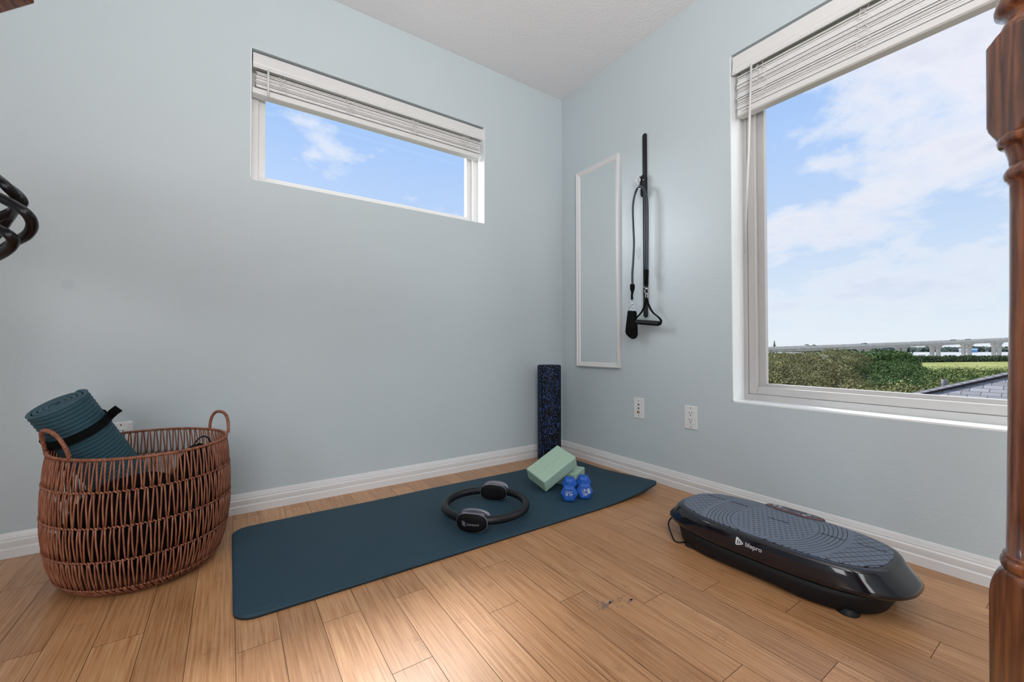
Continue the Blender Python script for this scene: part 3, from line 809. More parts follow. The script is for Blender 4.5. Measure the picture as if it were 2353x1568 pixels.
for li in range(len(levels)-1):
    za, zb = levels[li], levels[li+1]
    sh = rb.uniform(0, 1)
    for k in range(NN):
        a0 = 2*PI*(k+sh)/NN; da = 2*PI/NN
        for s_ in (0, 1):
            top_a = a0 + (.14 if s_ else -.14)*da + rb.uniform(-.05, .05)*da
            bot_a = a0 + (.5-.13 if s_ else -.5+.13)*da + rb.uniform(-.08, .08)*da
            if li == 0: bot_a = top_a + 1.1*da*(1 if s_ else .8)
            pts = [bpt(top_a+(bot_a-top_a)*t + rb.uniform(-.03, .03)*da, zb+(za-zb)*t, .002*math.sin(PI*t)) for t in (0, .25, .5, .75, 1)]
            mbw.tube(pts, .00235, 5)
    # twining row: short slanted wraps
    if li > 0:
        for k in range(NN*2):
            a = 2*PI*(k+.5)/(NN*2); mbw.tube([bpt(a-.018, za+.0030, .0018), bpt(a+.018, za-.0026, .0026)], .0021, 5)
mbw.tube([bpt(2*PI*k/120, .004, 0) for k in range(120)], .0034, 6, closed=True)
mbw.build('woven_sides', WICK, BK)
mb = MB(); mb.tube([bpt(2*PI*k/140, bh, 0) for k in range(140)], .0042, 8, closed=True)
for k in range(260):
    a = 2*PI*k/260; c_ = bpt(a, bh); nx_ = (bpt(a+.01, bh)-bpt(a-.01, bh)).normalized(); out = Vector((nx_.y, -nx_.x, 0))
    mb.tube([c_+out*.0045*math.cos(t)+Vector((0, 0, .0045*math.sin(t)))+nx_*(.003*t/PI) for t in (-.6, .3, 1.2, 2.1, 3.0)], .0012, 4)
mb.build('rim', WICK, BK)
mb = MB(); mb.rings([[bpt(2*PI*k/60, z_, o_) for k in range(60)] for z_, o_ in ((.003, -.002), (.007, -.002))], True, True, False); mb.build('base', simple('wicker_base', srgb(92, 52, 34), .7, nscale=80, namt=.4), BK)
def handle(p0, p1, hgt, lean):
    p0, p1 = Vector(p0), Vector(p1); mid = (p0+p1)/2; pts = []
    for k in range(25):
        a = PI*k/24; f = math.sin(a)
        pts.append(mid + (p0-mid)*math.copysign(abs(math.cos(a))**.8, math.cos(a)) + Vector((0, 0, hgt*f**.75)) + Vector(lean)*f)
    mb = MB(); mb.tube(pts, .0048, 8)
    # wrapped cane
    fine = spline(pts, 4); hel = []; tot = len(fine)
    for i, q in enumerate(fine):
        t = (fine[min(i+1, tot-1)]-fine[max(i-1, 0)]).normalized(); u = t.orthogonal().normalized(); w = t.cross(u)
    turns = 34; nst = turns*6
    for i in range(nst+1):
        f = i/nst*(tot-1); j = min(int(f), tot-2); q = fine[j].lerp(fine[j+1], f-j)
        t = (fine[j+1]-fine[j]).normalized(); u = (Vector((t.y, -t.x, 0))+Vector((0, 0, 1e-4))).normalized(); w = t.cross(u); a = i/6*2*PI
        hel.append(q + (u*math.cos(a)+w*math.sin(a))*.0047)
    mb.tube(hel, .0016, 4)
    return mb.build('handle', WICK, BK)
handle((-2.352, -.356, .405), (-2.268, -.508, .405), .082, (-.018, -.014, 0))
handle((-1.962, -.168, .405), (-1.902, -.290, .405), .072, (.004, .01, 0))

# ------------------------------------------------------------------ rolled mat in the basket
RP = Vector((-2.340, -.325, .5505)); RD = Vector((.407, .279, -.870)).normalized()
RM = empty('rolled_mat', RP.to_tuple(), 'rolled dark teal ribbed mat leaning out of the wicker basket', 'yoga mat')
U_ = RD.cross(Vector((0, 0, 1))).normalized(); V_ = U_.cross(RD)
Lm = .55; rm = .0785; th = .0105
# spiral cross-section extruded along the axis; local z runs down the roll
mt = Matrix((U_, V_, RD)).transposed().to_4x4(); mt.translation = RP
turns = 4.6; nst = 300; TW = 2.2+2.3
inn, outr = [], []
for i in range(nst+1):
    t = i/nst; a = t*turns*2*PI; r0 = .018 + (rm-.018)*t - (0)
    sq = 1+.16*math.cos(2*.4)*(1-t)
    outr.append((r0*math.cos(a+TW)*sq, r0*math.sin(a+TW)/sq)); r1 = r0-th
    inn.append((r1*math.cos(a+TW)*sq, r1*math.sin(a+TW)/sq))
nz = 220; mb = MB(); R = []
zs = [Lm*k/nz for k in range(nz+1)]
me_v = []; fs = []
prof2 = outr + inn[::-1]; npf = len(prof2)
for k, z in enumerate(zs):
    mb.v += [Vector((x, y, z)) for x, y in prof2]
for k in range(len(zs)-1):
    for j in range(npf):
        l = (j+1) % npf; mb.f.append([k*npf+j, k*npf+l, (k+1)*npf+l, (k+1)*npf+j]); mb.sm.append(True); mb.mi.append(0)
for k in (0, nz):
    for j in range(nst):
        a_, b_ = j, j+1; c_, d_ = npf-1-(j+1), npf-1-j
        q = [k*npf+a_, k*npf+b_, k*npf+c_, k*npf+d_]
        mb.f.append(q if k else q[::-1]); mb.sm.append(False); mb.mi.append(1)
# real ribs: modulate the outer layer's radius
for v in mb.v:
    rr_ = math.hypot(v.x, v.y)
    if rr_ > rm-.009:
        g_ = 1+.0013/rr_*math.cos(2*PI*v.z/.0125); v.x *= g_; v.y *= g_
MATE = simple('teal_foam_end', (.030, .080, .108), .65, nscale=60, namt=.15)
ob = mb.build('mat_roll', [MATR, MATE], RM)
ob.matrix_basis = Matrix.Translation(-RP) @ mt
STR = MB()
def sp(a, r_, z): return mt @ Vector((r_*math.cos(a), r_*math.sin(a), z))
zst = .098; pts = [sp(2*PI*k/48, rm+.0028, zst) for k in range(48)]
STR.ribbon(pts, RD, .026, .003, closed=True)
# loose tail of the strap sticks out on the right side, towards the wall
ang_t = None
best = max(range(48), key=lambda k: (pts[k]-CAM).dot(RT)/(pts[k]-CAM).dot(FW))
p0 = pts[best]; tdir = (RT*.80 + UP*.52 - FW*.12).normalized()
pprev = pts[best-4] if (pts[best-4]-CAM).dot(FW) < (pts[(best+4) % 48]-CAM).dot(FW) else pts[(best+4) % 48]
c_axis = mt @ Vector((0, 0, zst)); outw = (pprev-c_axis).normalized()
STR.ribbon(spline([pprev+outw*.003, p0+outw*.004+(p0-c_axis).normalized()*.002, p0+tdir*.022, p0+tdir*.046], 5), RD, .026, .003)
STR.build('carry_strap', WEB, RM)

# ------------------------------------------------------------------ dark bags inside the basket
def lump(name, c, rad, seed, label, cat, mat, amp=.25, zmin=.012, sub=4):
    bm = bmesh.new(); bmesh.ops.create_icosphere(bm, subdivisions=sub, radius=1)
    off = Vector((seed*3.1, seed*1.7, 0))
    for v in bm.verts:
        n_ = noise.fractal(v.co*1.6+off, 1.0, 2.0, 4)
        d = v.co.normalized()*(1+amp*n_)
        v.co = Vector((d.x*rad[0], d.y*rad[1], max(d.z*rad[2], zmin-c[2])))
    me = bpy.data.meshes.new(name); bm.to_mesh(me); bm.free(); me.polygons.foreach_set('use_smooth', [True]*len(me.polygons)); me.materials.append(mat)
    o = bpy.data.objects.new(name, me); COL.objects.link(o); o.location = c
    if label: tag(o, label, cat)
    return o
lump('cloth_bag', (-2.135, -.395, .165), (.168, .118, .150), 2, 'black cloth bag filling the lower front of the wicker basket', 'bag', CLOTH_B, .10)
HB = empty('exercise_bag', (-1.995, -.25, .17), 'black bag with a thin cord loop at the right end of the basket', 'bag')
b_ = lump('bag_body', (0, 0, 0), (.078, .085, .185), 5, None, None, CLOTH_B, .14, -.155); b_.parent = HB
mb = MB(); mb.tube(spline([(-2.005, -.305, .335), (-2.002, -.300, .375), (-1.985, -.285, .397), (-1.965, -.270, .392), (-1.955, -.262, .365)], 6), .0028, 8); mb.build('cord_loop', BLACK_MATTE, HB)
# ------------------------------------------------------------------ vibration plate
VP = empty('vibration_plate', (-.385, -1.508, 0), 'glossy black vibration exercise platform on the floor by the right wall', 'exercise machine')
vc = Vector((-.385, -1.508, 0))
def se(a, b, z, n_=4.0, nn=96, cx=0, zf=None):
    o = []
    for k in range(nn):
        t = 2*PI*k/nn; ca, sa = math.cos(t), math.sin(t)
        y = a*math.copysign(abs(ca)**(2/n_), ca); x = b*math.copysign(abs(sa)**(2/n_), sa)
        zz_ = z + (zf(y/a) if zf else 0)
        o.append(vc + Vector((x+cx, y, zz_)))
    return o
bend = lambda s_: .004*(1-s_*s_)
mb = MB(); mb.rings([se(.290, .162, .004, 3.0, zf=lambda s_: .012*math.exp(-(s_/.35)**2)), se(.300, .168, .010, 3.0, zf=lambda s_: .010*math.exp(-(s_/.35)**2)), se(.308, .169, .045, 3.1), se(.318, .170, .062, 3.1)], True)
mb.build('base', BLACK_MATTE, VP)
mb = MB(); mb.rings([se(.300, .160, .060, 3.2), se(.350, .173, .065, 2.7), se(.360, .177, .073, 2.7), se(.354, .177, .082, 2.7), se(.329, .174, .104, 2.9), se(.318, .171, .120, 3.0), se(.312, .167, .127, 3.0), se(.305, .160, .1295, 3.0), se(.298, .153, .1300, 3.0)], True)
mb.build('shell', BLACK_GLOSS, VP)
def pad_mat():
    m, nt, b, o = newmat('textured_rubber_deck')
    tc = N(nt, 'ShaderNodeTexCoord'); sep = N(nt, 'ShaderNodeSeparateXYZ'); nt.links.new(tc.outputs['Object'], sep.inputs[0])
    x, y = sep.outputs[0], sep.outputs[1]
    r_ = M(nt, 'SQRT', M(nt, 'ADD', M(nt, 'MULTIPLY', y, y), M(nt, 'MULTIPLY', M(nt, 'MULTIPLY', x, x), .55)))
    # arcs
    def band(v, lo, hi): return M(nt, 'MULTIPLY', M(nt, 'GREATER_THAN', v, lo), M(nt, 'LESS_THAN', v, hi))
    arcs = M(nt, 'LESS_THAN', M(nt, 'FRACT', M(nt, 'DIVIDE', M(nt, 'SUBTRACT', r_, .118), .0112)), .19)
    arcs = M(nt, 'MULTIPLY', arcs, band(r_, .117, .192))
    # diamonds
    d1 = M(nt, 'LESS_THAN', M(nt, 'FRACT', M(nt, 'DIVIDE', M(nt, 'ADD', M(nt, 'MULTIPLY', x, .55), y), .027)), .12)
    d2 = M(nt, 'LESS_THAN', M(nt, 'FRACT', M(nt, 'DIVIDE', M(nt, 'SUBTRACT', M(nt, 'MULTIPLY', x, 1.25), y), .031)), .10)
    dia = M(nt, 'MULTIPLY', M(nt, 'MAXIMUM', d1, d2), M(nt, 'GREATER_THAN', r_, .203))
    # dots
    fx = M(nt, 'SUBTRACT', M(nt, 'FRACT', M(nt, 'DIVIDE', x, .0165)), .5)
    fy = M(nt, 'SUBTRACT', M(nt, 'FRACT', M(nt, 'DIVIDE', M(nt, 'ADD', y, M(nt, 'MULTIPLY', x, .5)), .0165)), .5)
    dots = M(nt, 'LESS_THAN', M(nt, 'ADD', M(nt, 'MULTIPLY', fx, fx), M(nt, 'MULTIPLY', fy, fy)), .045)
    dots = M(nt, 'MULTIPLY', dots, M(nt, 'LESS_THAN', r_, .108))
    g = M(nt, 'MAXIMUM', M(nt, 'MAXIMUM', arcs, dia), dots)
    nt.links.new(mixc(nt, g, (.112, .138, .190), (.005, .006, .009)), b.inputs['Base Color'])
    b.inputs['Roughness'].default_value = .33
    bump(nt, b, M(nt, 'SUBTRACT', 1.0, g), .5, .002)
    return m
mb = MB(); mb.rings([se(.298, .152, .129, 3.0), se(.297, .151, .1325, 3.0), se(.294, .148, .1335, 3.0)], True)
DECK = mb.build('foot_deck', pad_mat(), VP, loc=vc)
# embossed words on the deck
EMB = simple('embossed_dark', (.018, .020, .026), .5)
for (y_, x_, wd) in ((-1.508, .030, 'WALKING'), (-1.36, .070, 'JOGGING'), (-1.66, .035, 'JOGGING'), (-1.275, .065, 'RUNNING'), (-1.755, .045, 'RUNNING')):
    text_mesh(wd, .014, VP, 'embossed_word', EMB, (vc.x+x_, y_, .1337), (0, -1, 0), (1, 0, 0), .0005)
# control panel
def oval(cx, cy, a, b, z, nn=48, n_=2.8):
    o = []
    for k in range(nn):
        t = 2*PI*k/nn; ca, sa = math.cos(t), math.sin(t)
        o.append(Vector((cx+b*math.copysign(abs(sa)**(2/n_), sa), cy+a*math.copysign(abs(ca)**(2/n_), ca), z)))
    return o
pc = (-.232, -1.508)
CP = MB().rings([oval(*pc, .095, .030, .112), oval(*pc, .093, .028, .1338), oval(*pc, .090, .025, .1350)], True).build('control_panel', BLACK_GLOSS, VP)
MB().rings([oval(*pc, .085, .022, .1345), oval(*pc, .084, .021, .1356)], True).build('panel_rim', RED, CP)
MB().rings([oval(*pc, .0825, .0200, .1350), oval(*pc, .082, .0195, .1360)], True).build('panel_face', simple('panel_grey', (.045, .05, .065), .25), CP)
for (dy, dx, m_) in ((.072, .006, INK), (.052, .006, INK), (.050, -.010, INK_D), (.028, -.008, INK_D), (-.018, -.010, INK_D), (-.040, -.010, INK), (-.050, .006, INK), (-.072, .004, INK_D)):
    q = Vector((pc[0]+dx, pc[1]+dy*.9, .1363))
    MB().tube([q+Vector((.0042*math.cos(t), .0062*math.sin(t), 0)) for t in [2*PI*k/16 for k in range(16)]], .0007, 4, closed=True).build('button', m_, CP)
# logo on the front of the shell (shell face leans between z .104 and .120)
fx_ = lambda z: vc.x - (.174 + (.171-.174)*(z-.104)/.016) - .0010
def LP(y_, z_): return Vector((fx_(z_)-.0004, y_, z_))
mb = MB(); yc, zc_ = -1.483, .1045
tri = []
P3 = [(yc+.011, zc_+.0155), (yc-.0150, zc_-.0025), (yc+.0132, zc_-.0145)]
for i in range(3):
    a, b, c = Vector(P3[i-1]), Vector(P3[i]), Vector(P3[(i+1) % 3]); pa = b+(a-b).normalized()*.009; pb = b+(c-b).normalized()*.009
    for k in range(7):
        t = k/6; q = pa*(1-t)**2+b*2*t*(1-t)+pb*t*t; tri.append(q)
def shell_x(z_):
    z0_, x0_, z1_, x1_ = (.076, .177, .104, .174) if z_ < .104 else (.104, .174, .120, .171)
    return vc.x-(x0_+(x1_-x0_)*(z_-z0_)/(z1_-z0_))-.0006
mb.add([Vector((shell_x(q.y), q.x, q.y)) for q in tri], [tuple(range(len(tri)))])
lg = mb.build('logo_badge', INK, VP)
sdf = lg.modifiers.new('t', 'SOLIDIFY'); sdf.thickness = .0006
mb = MB()
for (yy, h_) in ((yc+.0055, .0120), (yc-.0005, .008), (yc-.006, .0028)):
    mb.ribbon([(shell_x(zc_-h_/2)-.0009, yy+.0006, zc_-.001-h_/2), (shell_x(zc_+h_/2)-.0009, yy-.0006, zc_-.001+h_/2)], (0, 1, 0), .0022, .0005)
mb.build('logo_bars', BLACK_MATTE, VP)
text_mesh('lifepro', .0190, VP, 'logo_lettering', INK, (shell_x(.103)-.0006, -1.5255, .1035), (0, -1, 0), (.107, 0, 1), .0006)
# feet and power lead
for (dx, dy) in ((-.118, .222), (-.118, -.236), (.118, .222), (.118, -.236)):
    mb = MB(); mb.lathe([(.026, .0006), (.027, .003), (.021, .008), (.018, .016)], (vc.x+dx, vc.y+dy), 24); mb.build('foot', RUBBER, VP)
mb = MB(); mb.tube(spline([(-.40, -1.175, .060), (-.445, -1.166, .052), (-.492, -1.178, .040), (-.520, -1.212, .014), (-.533, -1.240, .004), (-.50, -1.262, .004), (-.45, -1.27, .005)], 6), .0028, 8)
mb.build('power_lead', BLACK_MATTE, VP)

# ------------------------------------------------------------------ turned bed post close to the camera
ZP = .65
PZc = at(2396, 797, ZP); px_, py_ = PZc.x, PZc.y
PO = empty('wooden_post', (px_, py_, 0), 'turned and varnished dark oak post at the right edge of photo', 'post')
dirx = (-RT + FW*.22); dirx.z = 0; ang = math.atan2(dirx.y, dirx.x)
K = .685/F_PX; KR = 1/2420.0
def lean(mb):
    for v in mb.v: v += Vector((-RT.x, -RT.y, 0))*(1.15-v.z)*.0115
    return mb
def zz(v): return .725 + (796.6-v)*K
HS = .0400
def blk_ring(g, z, nn=96):
    o = []
    for k in range(nn):
        t = 2*PI*k/nn; m_ = max(abs(math.cos(t)), abs(math.sin(t))); r_ = min(HS/m_, g, HS*1.36)
        o.append(Vector((px_+r_*math.cos(t+ang), py_+r_*math.sin(t+ang), z)))
    return o
def post_block(name, stack):
    mb = MB(); mb.rings([blk_ring(g, z) for g, z in stack], True); o_ = lean(mb).build(name, OAK, PO)
    return o_
def R_(u): return (2396-u)*KR
post_block('upper_block', [(R_(2296), zz(330)), (R_(2290), zz(322)), (R_(2283), zz(314)), (R_(2276), zz(305)), (R_(2270), zz(298)), (.06, zz(285)), (.06, zz(100)), (R_(2275), zz(96)), (R_(2283), zz(92)), (R_(2290), zz(88)), (R_(2298), zz(84))])
post_block('lower_block', [(.06, .0005), (.06, zz(1362)), (R_(2266), zz(1354)), (R_(2269), zz(1342)), (R_(2274), zz(1328)), (R_(2281), zz(1314)), (R_(2290), zz(1302)), (R_(2302), zz(1294))])
sh_prof = [(R_(2352), zz(322)), (R_(2300), zz(321)), (R_(2294), zz(326)), (R_(2291.5), zz(334)), (R_(2294), zz(342)), (R_(2300), zz(346)), (R_(2306), zz(346.5)), (R_(2312), zz(353)), (R_(2318), zz(366)), (R_(2322), zz(380)), (R_(2323.5), zz(390)), (R_(2326), zz(392)),
           (R_(2316), zz(398)), (R_(2309), zz(407)), (R_(2308), zz(414)), (R_(2312), zz(422)), (R_(2318), zz(425)), (R_(2320), zz(430)), (R_(2324), zz(433)), (R_(2324), zz(480)), (R_(2322), zz(700)), (R_(2317), zz(900)), (R_(2314), zz(1050)), (R_(2312), zz(1180)), (R_(2310), zz(1256)),
           (R_(2303), zz(1258)), (R_(2300), zz(1262)), (R_(2303), zz(1267)), (R_(2296), zz(1270)), (R_(2293), zz(1279)), (R_(2296), zz(1288)), (R_(2303), zz(1293)), (R_(2304), zz(1298))]
mb = MB(); mb.lathe(sh_prof[::-1], (px_, py_), 64); lean(mb).build('turned_shaft', OAK, PO)
mb = MB(); mb.lathe([(R_(2300), zz(93)), (R_(2302), zz(80)), (R_(2312), zz(66)), (R_(2318), zz(58)), (R_(2302), zz(46)), (R_(2288), zz(40)), (R_(2286), zz(30)), (R_(2292), zz(16)), (R_(2300), zz(0)), (R_(2312), zz(-20)), (R_(2330), zz(-60)), (R_(2310), zz(-100)), (R_(2316), zz(-150)), (R_(2360), zz(-190)), (R_(2395), zz(-200))], (px_, py_), 64); lean(mb).build('finial', OAK, PO)

# beam end at the upper left
bd = (-RT + FW*.25); bd.z = 0; bd.normalize(); side = Vector((-bd.y, bd.x, 0))
e0 = at(83, 8, .55)
if side.dot(FW) > 0: side = -side
WB = empty('wooden_beam', (e0.x, e0.y, 0), 'dark brown wooden beam end in the top left corner of photo', 'beam')
mb = MB()
def bx_ring(s_, inset): 
    c = e0 + bd*s_
    return [c+side*inset+Vector((0, 0, inset*.8)), c+side*(.12-inset)+Vector((0, 0, inset*.8)), c+side*(.12-inset)+Vector((0, 0, .12)), c+side*inset+Vector((0, 0, .12))]
mb.rings([bx_ring(.0, .002), bx_ring(.004, 0), bx_ring(1.1, 0)], True, True, False); mb.build('beam', OAK, WB, bevel=.0015)
lp = e0 + bd*1.05
mb = MB(); mb.bb(lp.x-.035, lp.x+.035, lp.y-.02, lp.y+.05, .0005, e0.z+.004); mb.build('leg', OAK, WB, bevel=.002)

# black tubing looped at the left edge
BT = empty('black_tubing', tuple(at(-60, 480, .47)), 'loops of glossy black tubing hanging at the left edge of photo', 'tubing')
GT = simple('glossy_black_tube', (.004, .004, .006), .3, spec=.3)
def tp(lst): return spline([at(u, v, d_*1.45) for u, v, d_ in lst], 8)
for nm, lst, r_ in (('loop', [(-150, 330, .50), (-60, 372, .48), (-10, 408, .46), (18, 432, .455), (40, 462, .47), (20, 500, .50), (-30, 560, .52), (-120, 600, .52)], .0074),
                    ('loop', [(-150, 380, .47), (-60, 425, .45), (-5, 452, .44), (30, 470, .44), (62, 492, .44), (74, 517, .45), (62, 540, .46), (30, 558, .47), (-30, 590, .48), (-120, 600, .5)], .0072),
                    ('loop', [(-150, 450, .46), (-60, 500, .45), (-5, 526, .445), (22, 541, .44), (30, 556, .445), (15, 576, .455), (-30, 600, .47), (-120, 640, .5)], .0074),
                    ('loop', [(-150, 560, .49), (-70, 530, .49), (0, 498, .49), (36, 480, .49), (52, 462, .47), (20, 430, .48), (-60, 390, .49)], .0066)):
    mb = MB(); mb.tube(tp(lst), r_, 14); mb.build(nm, GT, BT)

exec_outdoor = True
# ------------------------------------------------------------------ outdoors
GZ = -7.0
def outm(name, c1, c2, scale, rough=.9, bs=0, c3=None):
    m, nt, b, o = newmat(name)
    tc = N(nt, 'ShaderNodeTexCoord')
    nz_ = N(nt, 'ShaderNodeTexNoise', i_Scale=scale, i_Detail=6.0, i_Roughness=.65); nt.links.new(tc.outputs['Object'], nz_.inputs['Vector'])
    st = [(.32, c1), (.68, c2)] if c3 is None else [(.3, c1), (.5, c2), (.7, c3)]
    nt.links.new(ramp(nt, nz_.outputs[0], st), b.inputs['Base Color']); b.inputs['Roughness'].default_value = rough
    b.inputs['Specular IOR Level'].default_value = .2
    if bs: bump(nt, b, nz_.outputs[0], bs, .02)
    return m
GROUND = outm('scrub_ground', (.05, .06, .02), (.12, .13, .05), .2)
FIELD = outm('marsh_grass_field', srgb(124, 128, 68), srgb(154, 158, 94), .05)
WATER = outm('pale_bay_water', srgb(168, 170, 168), srgb(184, 184, 180), .02, .5)
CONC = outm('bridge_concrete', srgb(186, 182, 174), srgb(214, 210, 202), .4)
g_ = MB(); g_.add([(-60, -500, GZ-.1), (420, -500, GZ-.1), (420, 500, GZ-.1), (-60, 500, GZ-.1)], [(0, 1, 2, 3)])
tag(g_.build('ground', GROUND), 'scrubby green ground far below the window', 'ground', None, 'structure')
gq = lambda u, Z, dz=0: (at(u, 800, Z).x, at(u, 800, Z).y, GZ+dz)
g_ = MB(); g_.add([gq(1300, 130, -.05), gq(3000, 130, -.05), gq(3000, 209, -.05), gq(1300, 209, -.05)], [(0, 1, 2, 3)])
tag(g_.build('marsh_field', FIELD), 'strip of yellow green marsh grass before the hedge', 'field', None, 'stuff')
g_ = MB(); g_.add([gq(600, 214), gq(3600, 214), gq(3600, 900), gq(600, 900)], [(0, 1, 2, 3)])
tag(g_.build('bay_water', WATER), 'pale flat bay water beyond the hedge and under bridge', 'water', None, 'stuff')

def leaf_mesh(name, rad, n, leaf, seed, flatness=.75, drop=1.0):
    r = random.Random(seed); vs = []; fs = []
    lumps = []
    for k in range(26):
        a = r.uniform(0, 2*PI); q = math.sqrt(r.random())*.85; h = r.uniform(.2, 1)
        lumps.append((q*math.cos(a)*rad[0], q*math.sin(a)*rad[1], h*rad[2]*math.sqrt(max(0, 1-q*q)), r.uniform(.22, .42)*rad[0]))
    lumps.append((0, 0, rad[2]*.3, rad[0]*.8))
    for k in range(n):
        cx_, cy_, cz_, rr2 = r.choice(lumps)
        d = Vector((r.gauss(0, 1), r.gauss(0, 1), r.gauss(.3, 1))).normalized()
        p = Vector((cx_, cy_, cz_)) + d*rr2*(.75+.3*r.random())
        if p.z < -rad[2]*drop: continue
        nrm = (d + Vector((r.uniform(-1, 1), r.uniform(-1, 1), r.uniform(-.6, 1)))*.9).normalized(); u = nrm.orthogonal().normalized()
        a = r.uniform(0, 2*PI); w = nrm.cross(u); u, w = u*math.cos(a)+w*math.sin(a), w*math.cos(a)-u*math.sin(a)
        s1, s2 = leaf*r.uniform(.6, 1.3), leaf*r.uniform(.3, .6)
        o_ = len(vs); vs += [p-u*s1, p-w*s2, p+u*s1, p+w*s2]; fs.append((o_, o_+1, o_+2, o_+3))
    me = bpy.data.meshes.new(name); me.from_pydata([tuple(v) for v in vs], [], fs); me.update(); return me
def leafmat(name, a, b, c):
    m = outm(name, a, b, .9, .75, 0, c); return m
L_OLIVE = leafmat('olive_brown_leaves', srgb(86, 74, 50), srgb(122, 118, 72), srgb(160, 158, 104))
L_GREEN = leafmat('green_leaves', srgb(44, 62, 28), srgb(70, 96, 42), srgb(116, 142, 72))
L_SAGE = leafmat('sage_leaves', srgb(100, 98, 62), srgb(138, 136, 86), srgb(176, 172, 118))
L_MID = leafmat('mid_green_leaves', srgb(72, 84, 40), srgb(104, 118, 58), srgb(150, 160, 92))
L_DARK = leafmat('dark_hedge_leaves', srgb(40, 50, 34), srgb(66, 80, 48), srgb(100, 114, 76))
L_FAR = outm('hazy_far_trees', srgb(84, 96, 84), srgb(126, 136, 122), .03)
BARK = simple('bark', srgb(92, 76, 62), .9)
protos = {}
for key, m_, sd, n_, lf in (('olive', L_OLIVE, 1, 9500, .052), ('green', L_GREEN, 2, 9500, .058), ('sage', L_SAGE, 3, 9500, .046), ('mid', L_MID, 4, 9000, .060)):
    me = leaf_mesh('crown_'+key, (1.9, 1.9, 1.2), n_, lf, sd); me.materials.append(m_); protos[key] = me
core_me = {}
def core_mesh(key, m_):
    bm = bmesh.new(); bmesh.ops.create_icosphere(bm, subdivisions=3, radius=1)
    for v in bm.verts:
        q = 1+.25*noise.fractal(v.co*1.8+Vector((len(key), 0, 0)), 1, 2, 3); v.co = Vector((v.co.x*1.65*q, v.co.y*1.65*q, v.co.z*1.05*q))
    me = bpy.data.meshes.new('core'); bm.to_mesh(me); bm.free(); me.polygons.foreach_set('use_smooth', [True]*len(me.polygons)); me.materials.append(m_); return me
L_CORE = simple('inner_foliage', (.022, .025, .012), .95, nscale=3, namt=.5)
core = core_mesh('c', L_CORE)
trk = MB().tube([(0, 0, -6), (.1, .05, -3), (-.05, 0, -.6)], [.14, .11, .06], 7).build('tmp', BARK); trunk_me = trk.data; bpy.data.objects.remove(trk)
rt = random.Random(21)
LABELS = {'olive': 'olive brown leafy thicket tree seen low in the large window at left',
          'green': 'dark green leafy tree rising in the middle of the thicket outside',
          'sage': 'pale sage shrub in the near thicket just above the window frame',
          'mid': 'mid green shrub in the thicket behind the shingled roof'}
GRP = {'olive': 'olive brown thicket trees outside', 'green': 'dark green thicket trees outside', 'sage': 'sage shrubs outside', 'mid': 'mid green shrubs outside'}
BMS = {k: bmesh.new() for k in protos}
def bush(u, vtop, Z, key, sc_=1.0):
    p = at(u, vtop, Z); topz = p.z
    S = sc_*rt.uniform(.92, 1.12)
    rz_ = Matrix.Rotation(rt.uniform(0, 6.28), 4, 'Z')
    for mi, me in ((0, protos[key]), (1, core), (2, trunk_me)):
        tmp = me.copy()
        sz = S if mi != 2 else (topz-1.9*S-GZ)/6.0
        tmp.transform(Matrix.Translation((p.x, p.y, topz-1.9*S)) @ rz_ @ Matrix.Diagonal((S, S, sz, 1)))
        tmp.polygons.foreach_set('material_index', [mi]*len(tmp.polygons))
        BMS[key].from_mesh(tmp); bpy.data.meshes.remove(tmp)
rows = []
# near rows to far rows, (u range, top line, depth)
for Z, step, sc_ in ((15, 85, .95), (19, 75, 1.0), (24, 66, 1.05), (31, 58, 1.15), (40, 50, 1.3), (52, 46, 1.5)):
    u = 1735+rt.uniform(0, 20)
    while u < 2390:
        if u < 1945:
            key = 'olive'; top = {15: 862, 19: 836, 24: 816, 31: 805, 40: 802, 52: 801}[Z] + rt.uniform(-7, 6)
            if Z >= 24 and rt.random() < .25: key = 'sage'
        elif u < 2075:
            key = 'green'; top = {15: 876, 19: 862, 24: 843, 31: 831, 40: 827, 52: 828}[Z] + rt.uniform(-7, 6)
            if Z <= 15: key = 'sage'
        elif u < 2215:
            key = 'sage' if Z < 24 else ('green' if rt.random() < .4 else 'mid'); top = {15: 884, 19: 866, 24: 852, 31: 843, 40: 841, 52: 840}[Z] + rt.uniform(-3, 4)
        else:
            key = 'mid' if rt.random() < .75 else 'green'; top = {15: 880, 19: 866, 24: 852, 31: 845, 40: 842, 52: 841}[Z] + rt.uniform(-2, 4)
        if not (Z == 15 and u > 2190): bush(u, top, Z, key, sc_)
        u += step*rt.uniform(.85, 1.15)

LABELS = {'olive': 'olive brown tangle of leafy thicket low at left of the large window view',
          'green': 'dark green leafy trees massed in the middle of the thicket outside',
          'sage': 'pale sage scrub nearest below the large window',
          'mid': 'mid green scrub reaching from behind the shingled roof to the marsh grass'}
for key, bm_ in BMS.items():
    me = bpy.data.meshes.new('thicket'); bm_.to_mesh(me); bm_.free()
    for m_ in (protos[key].materials[0], L_CORE, BARK): me.materials.append(m_)
    o = bpy.data.objects.new('thicket', me); COL.objects.link(o); tag(o, LABELS[key], 'bushes', None, 'stuff')

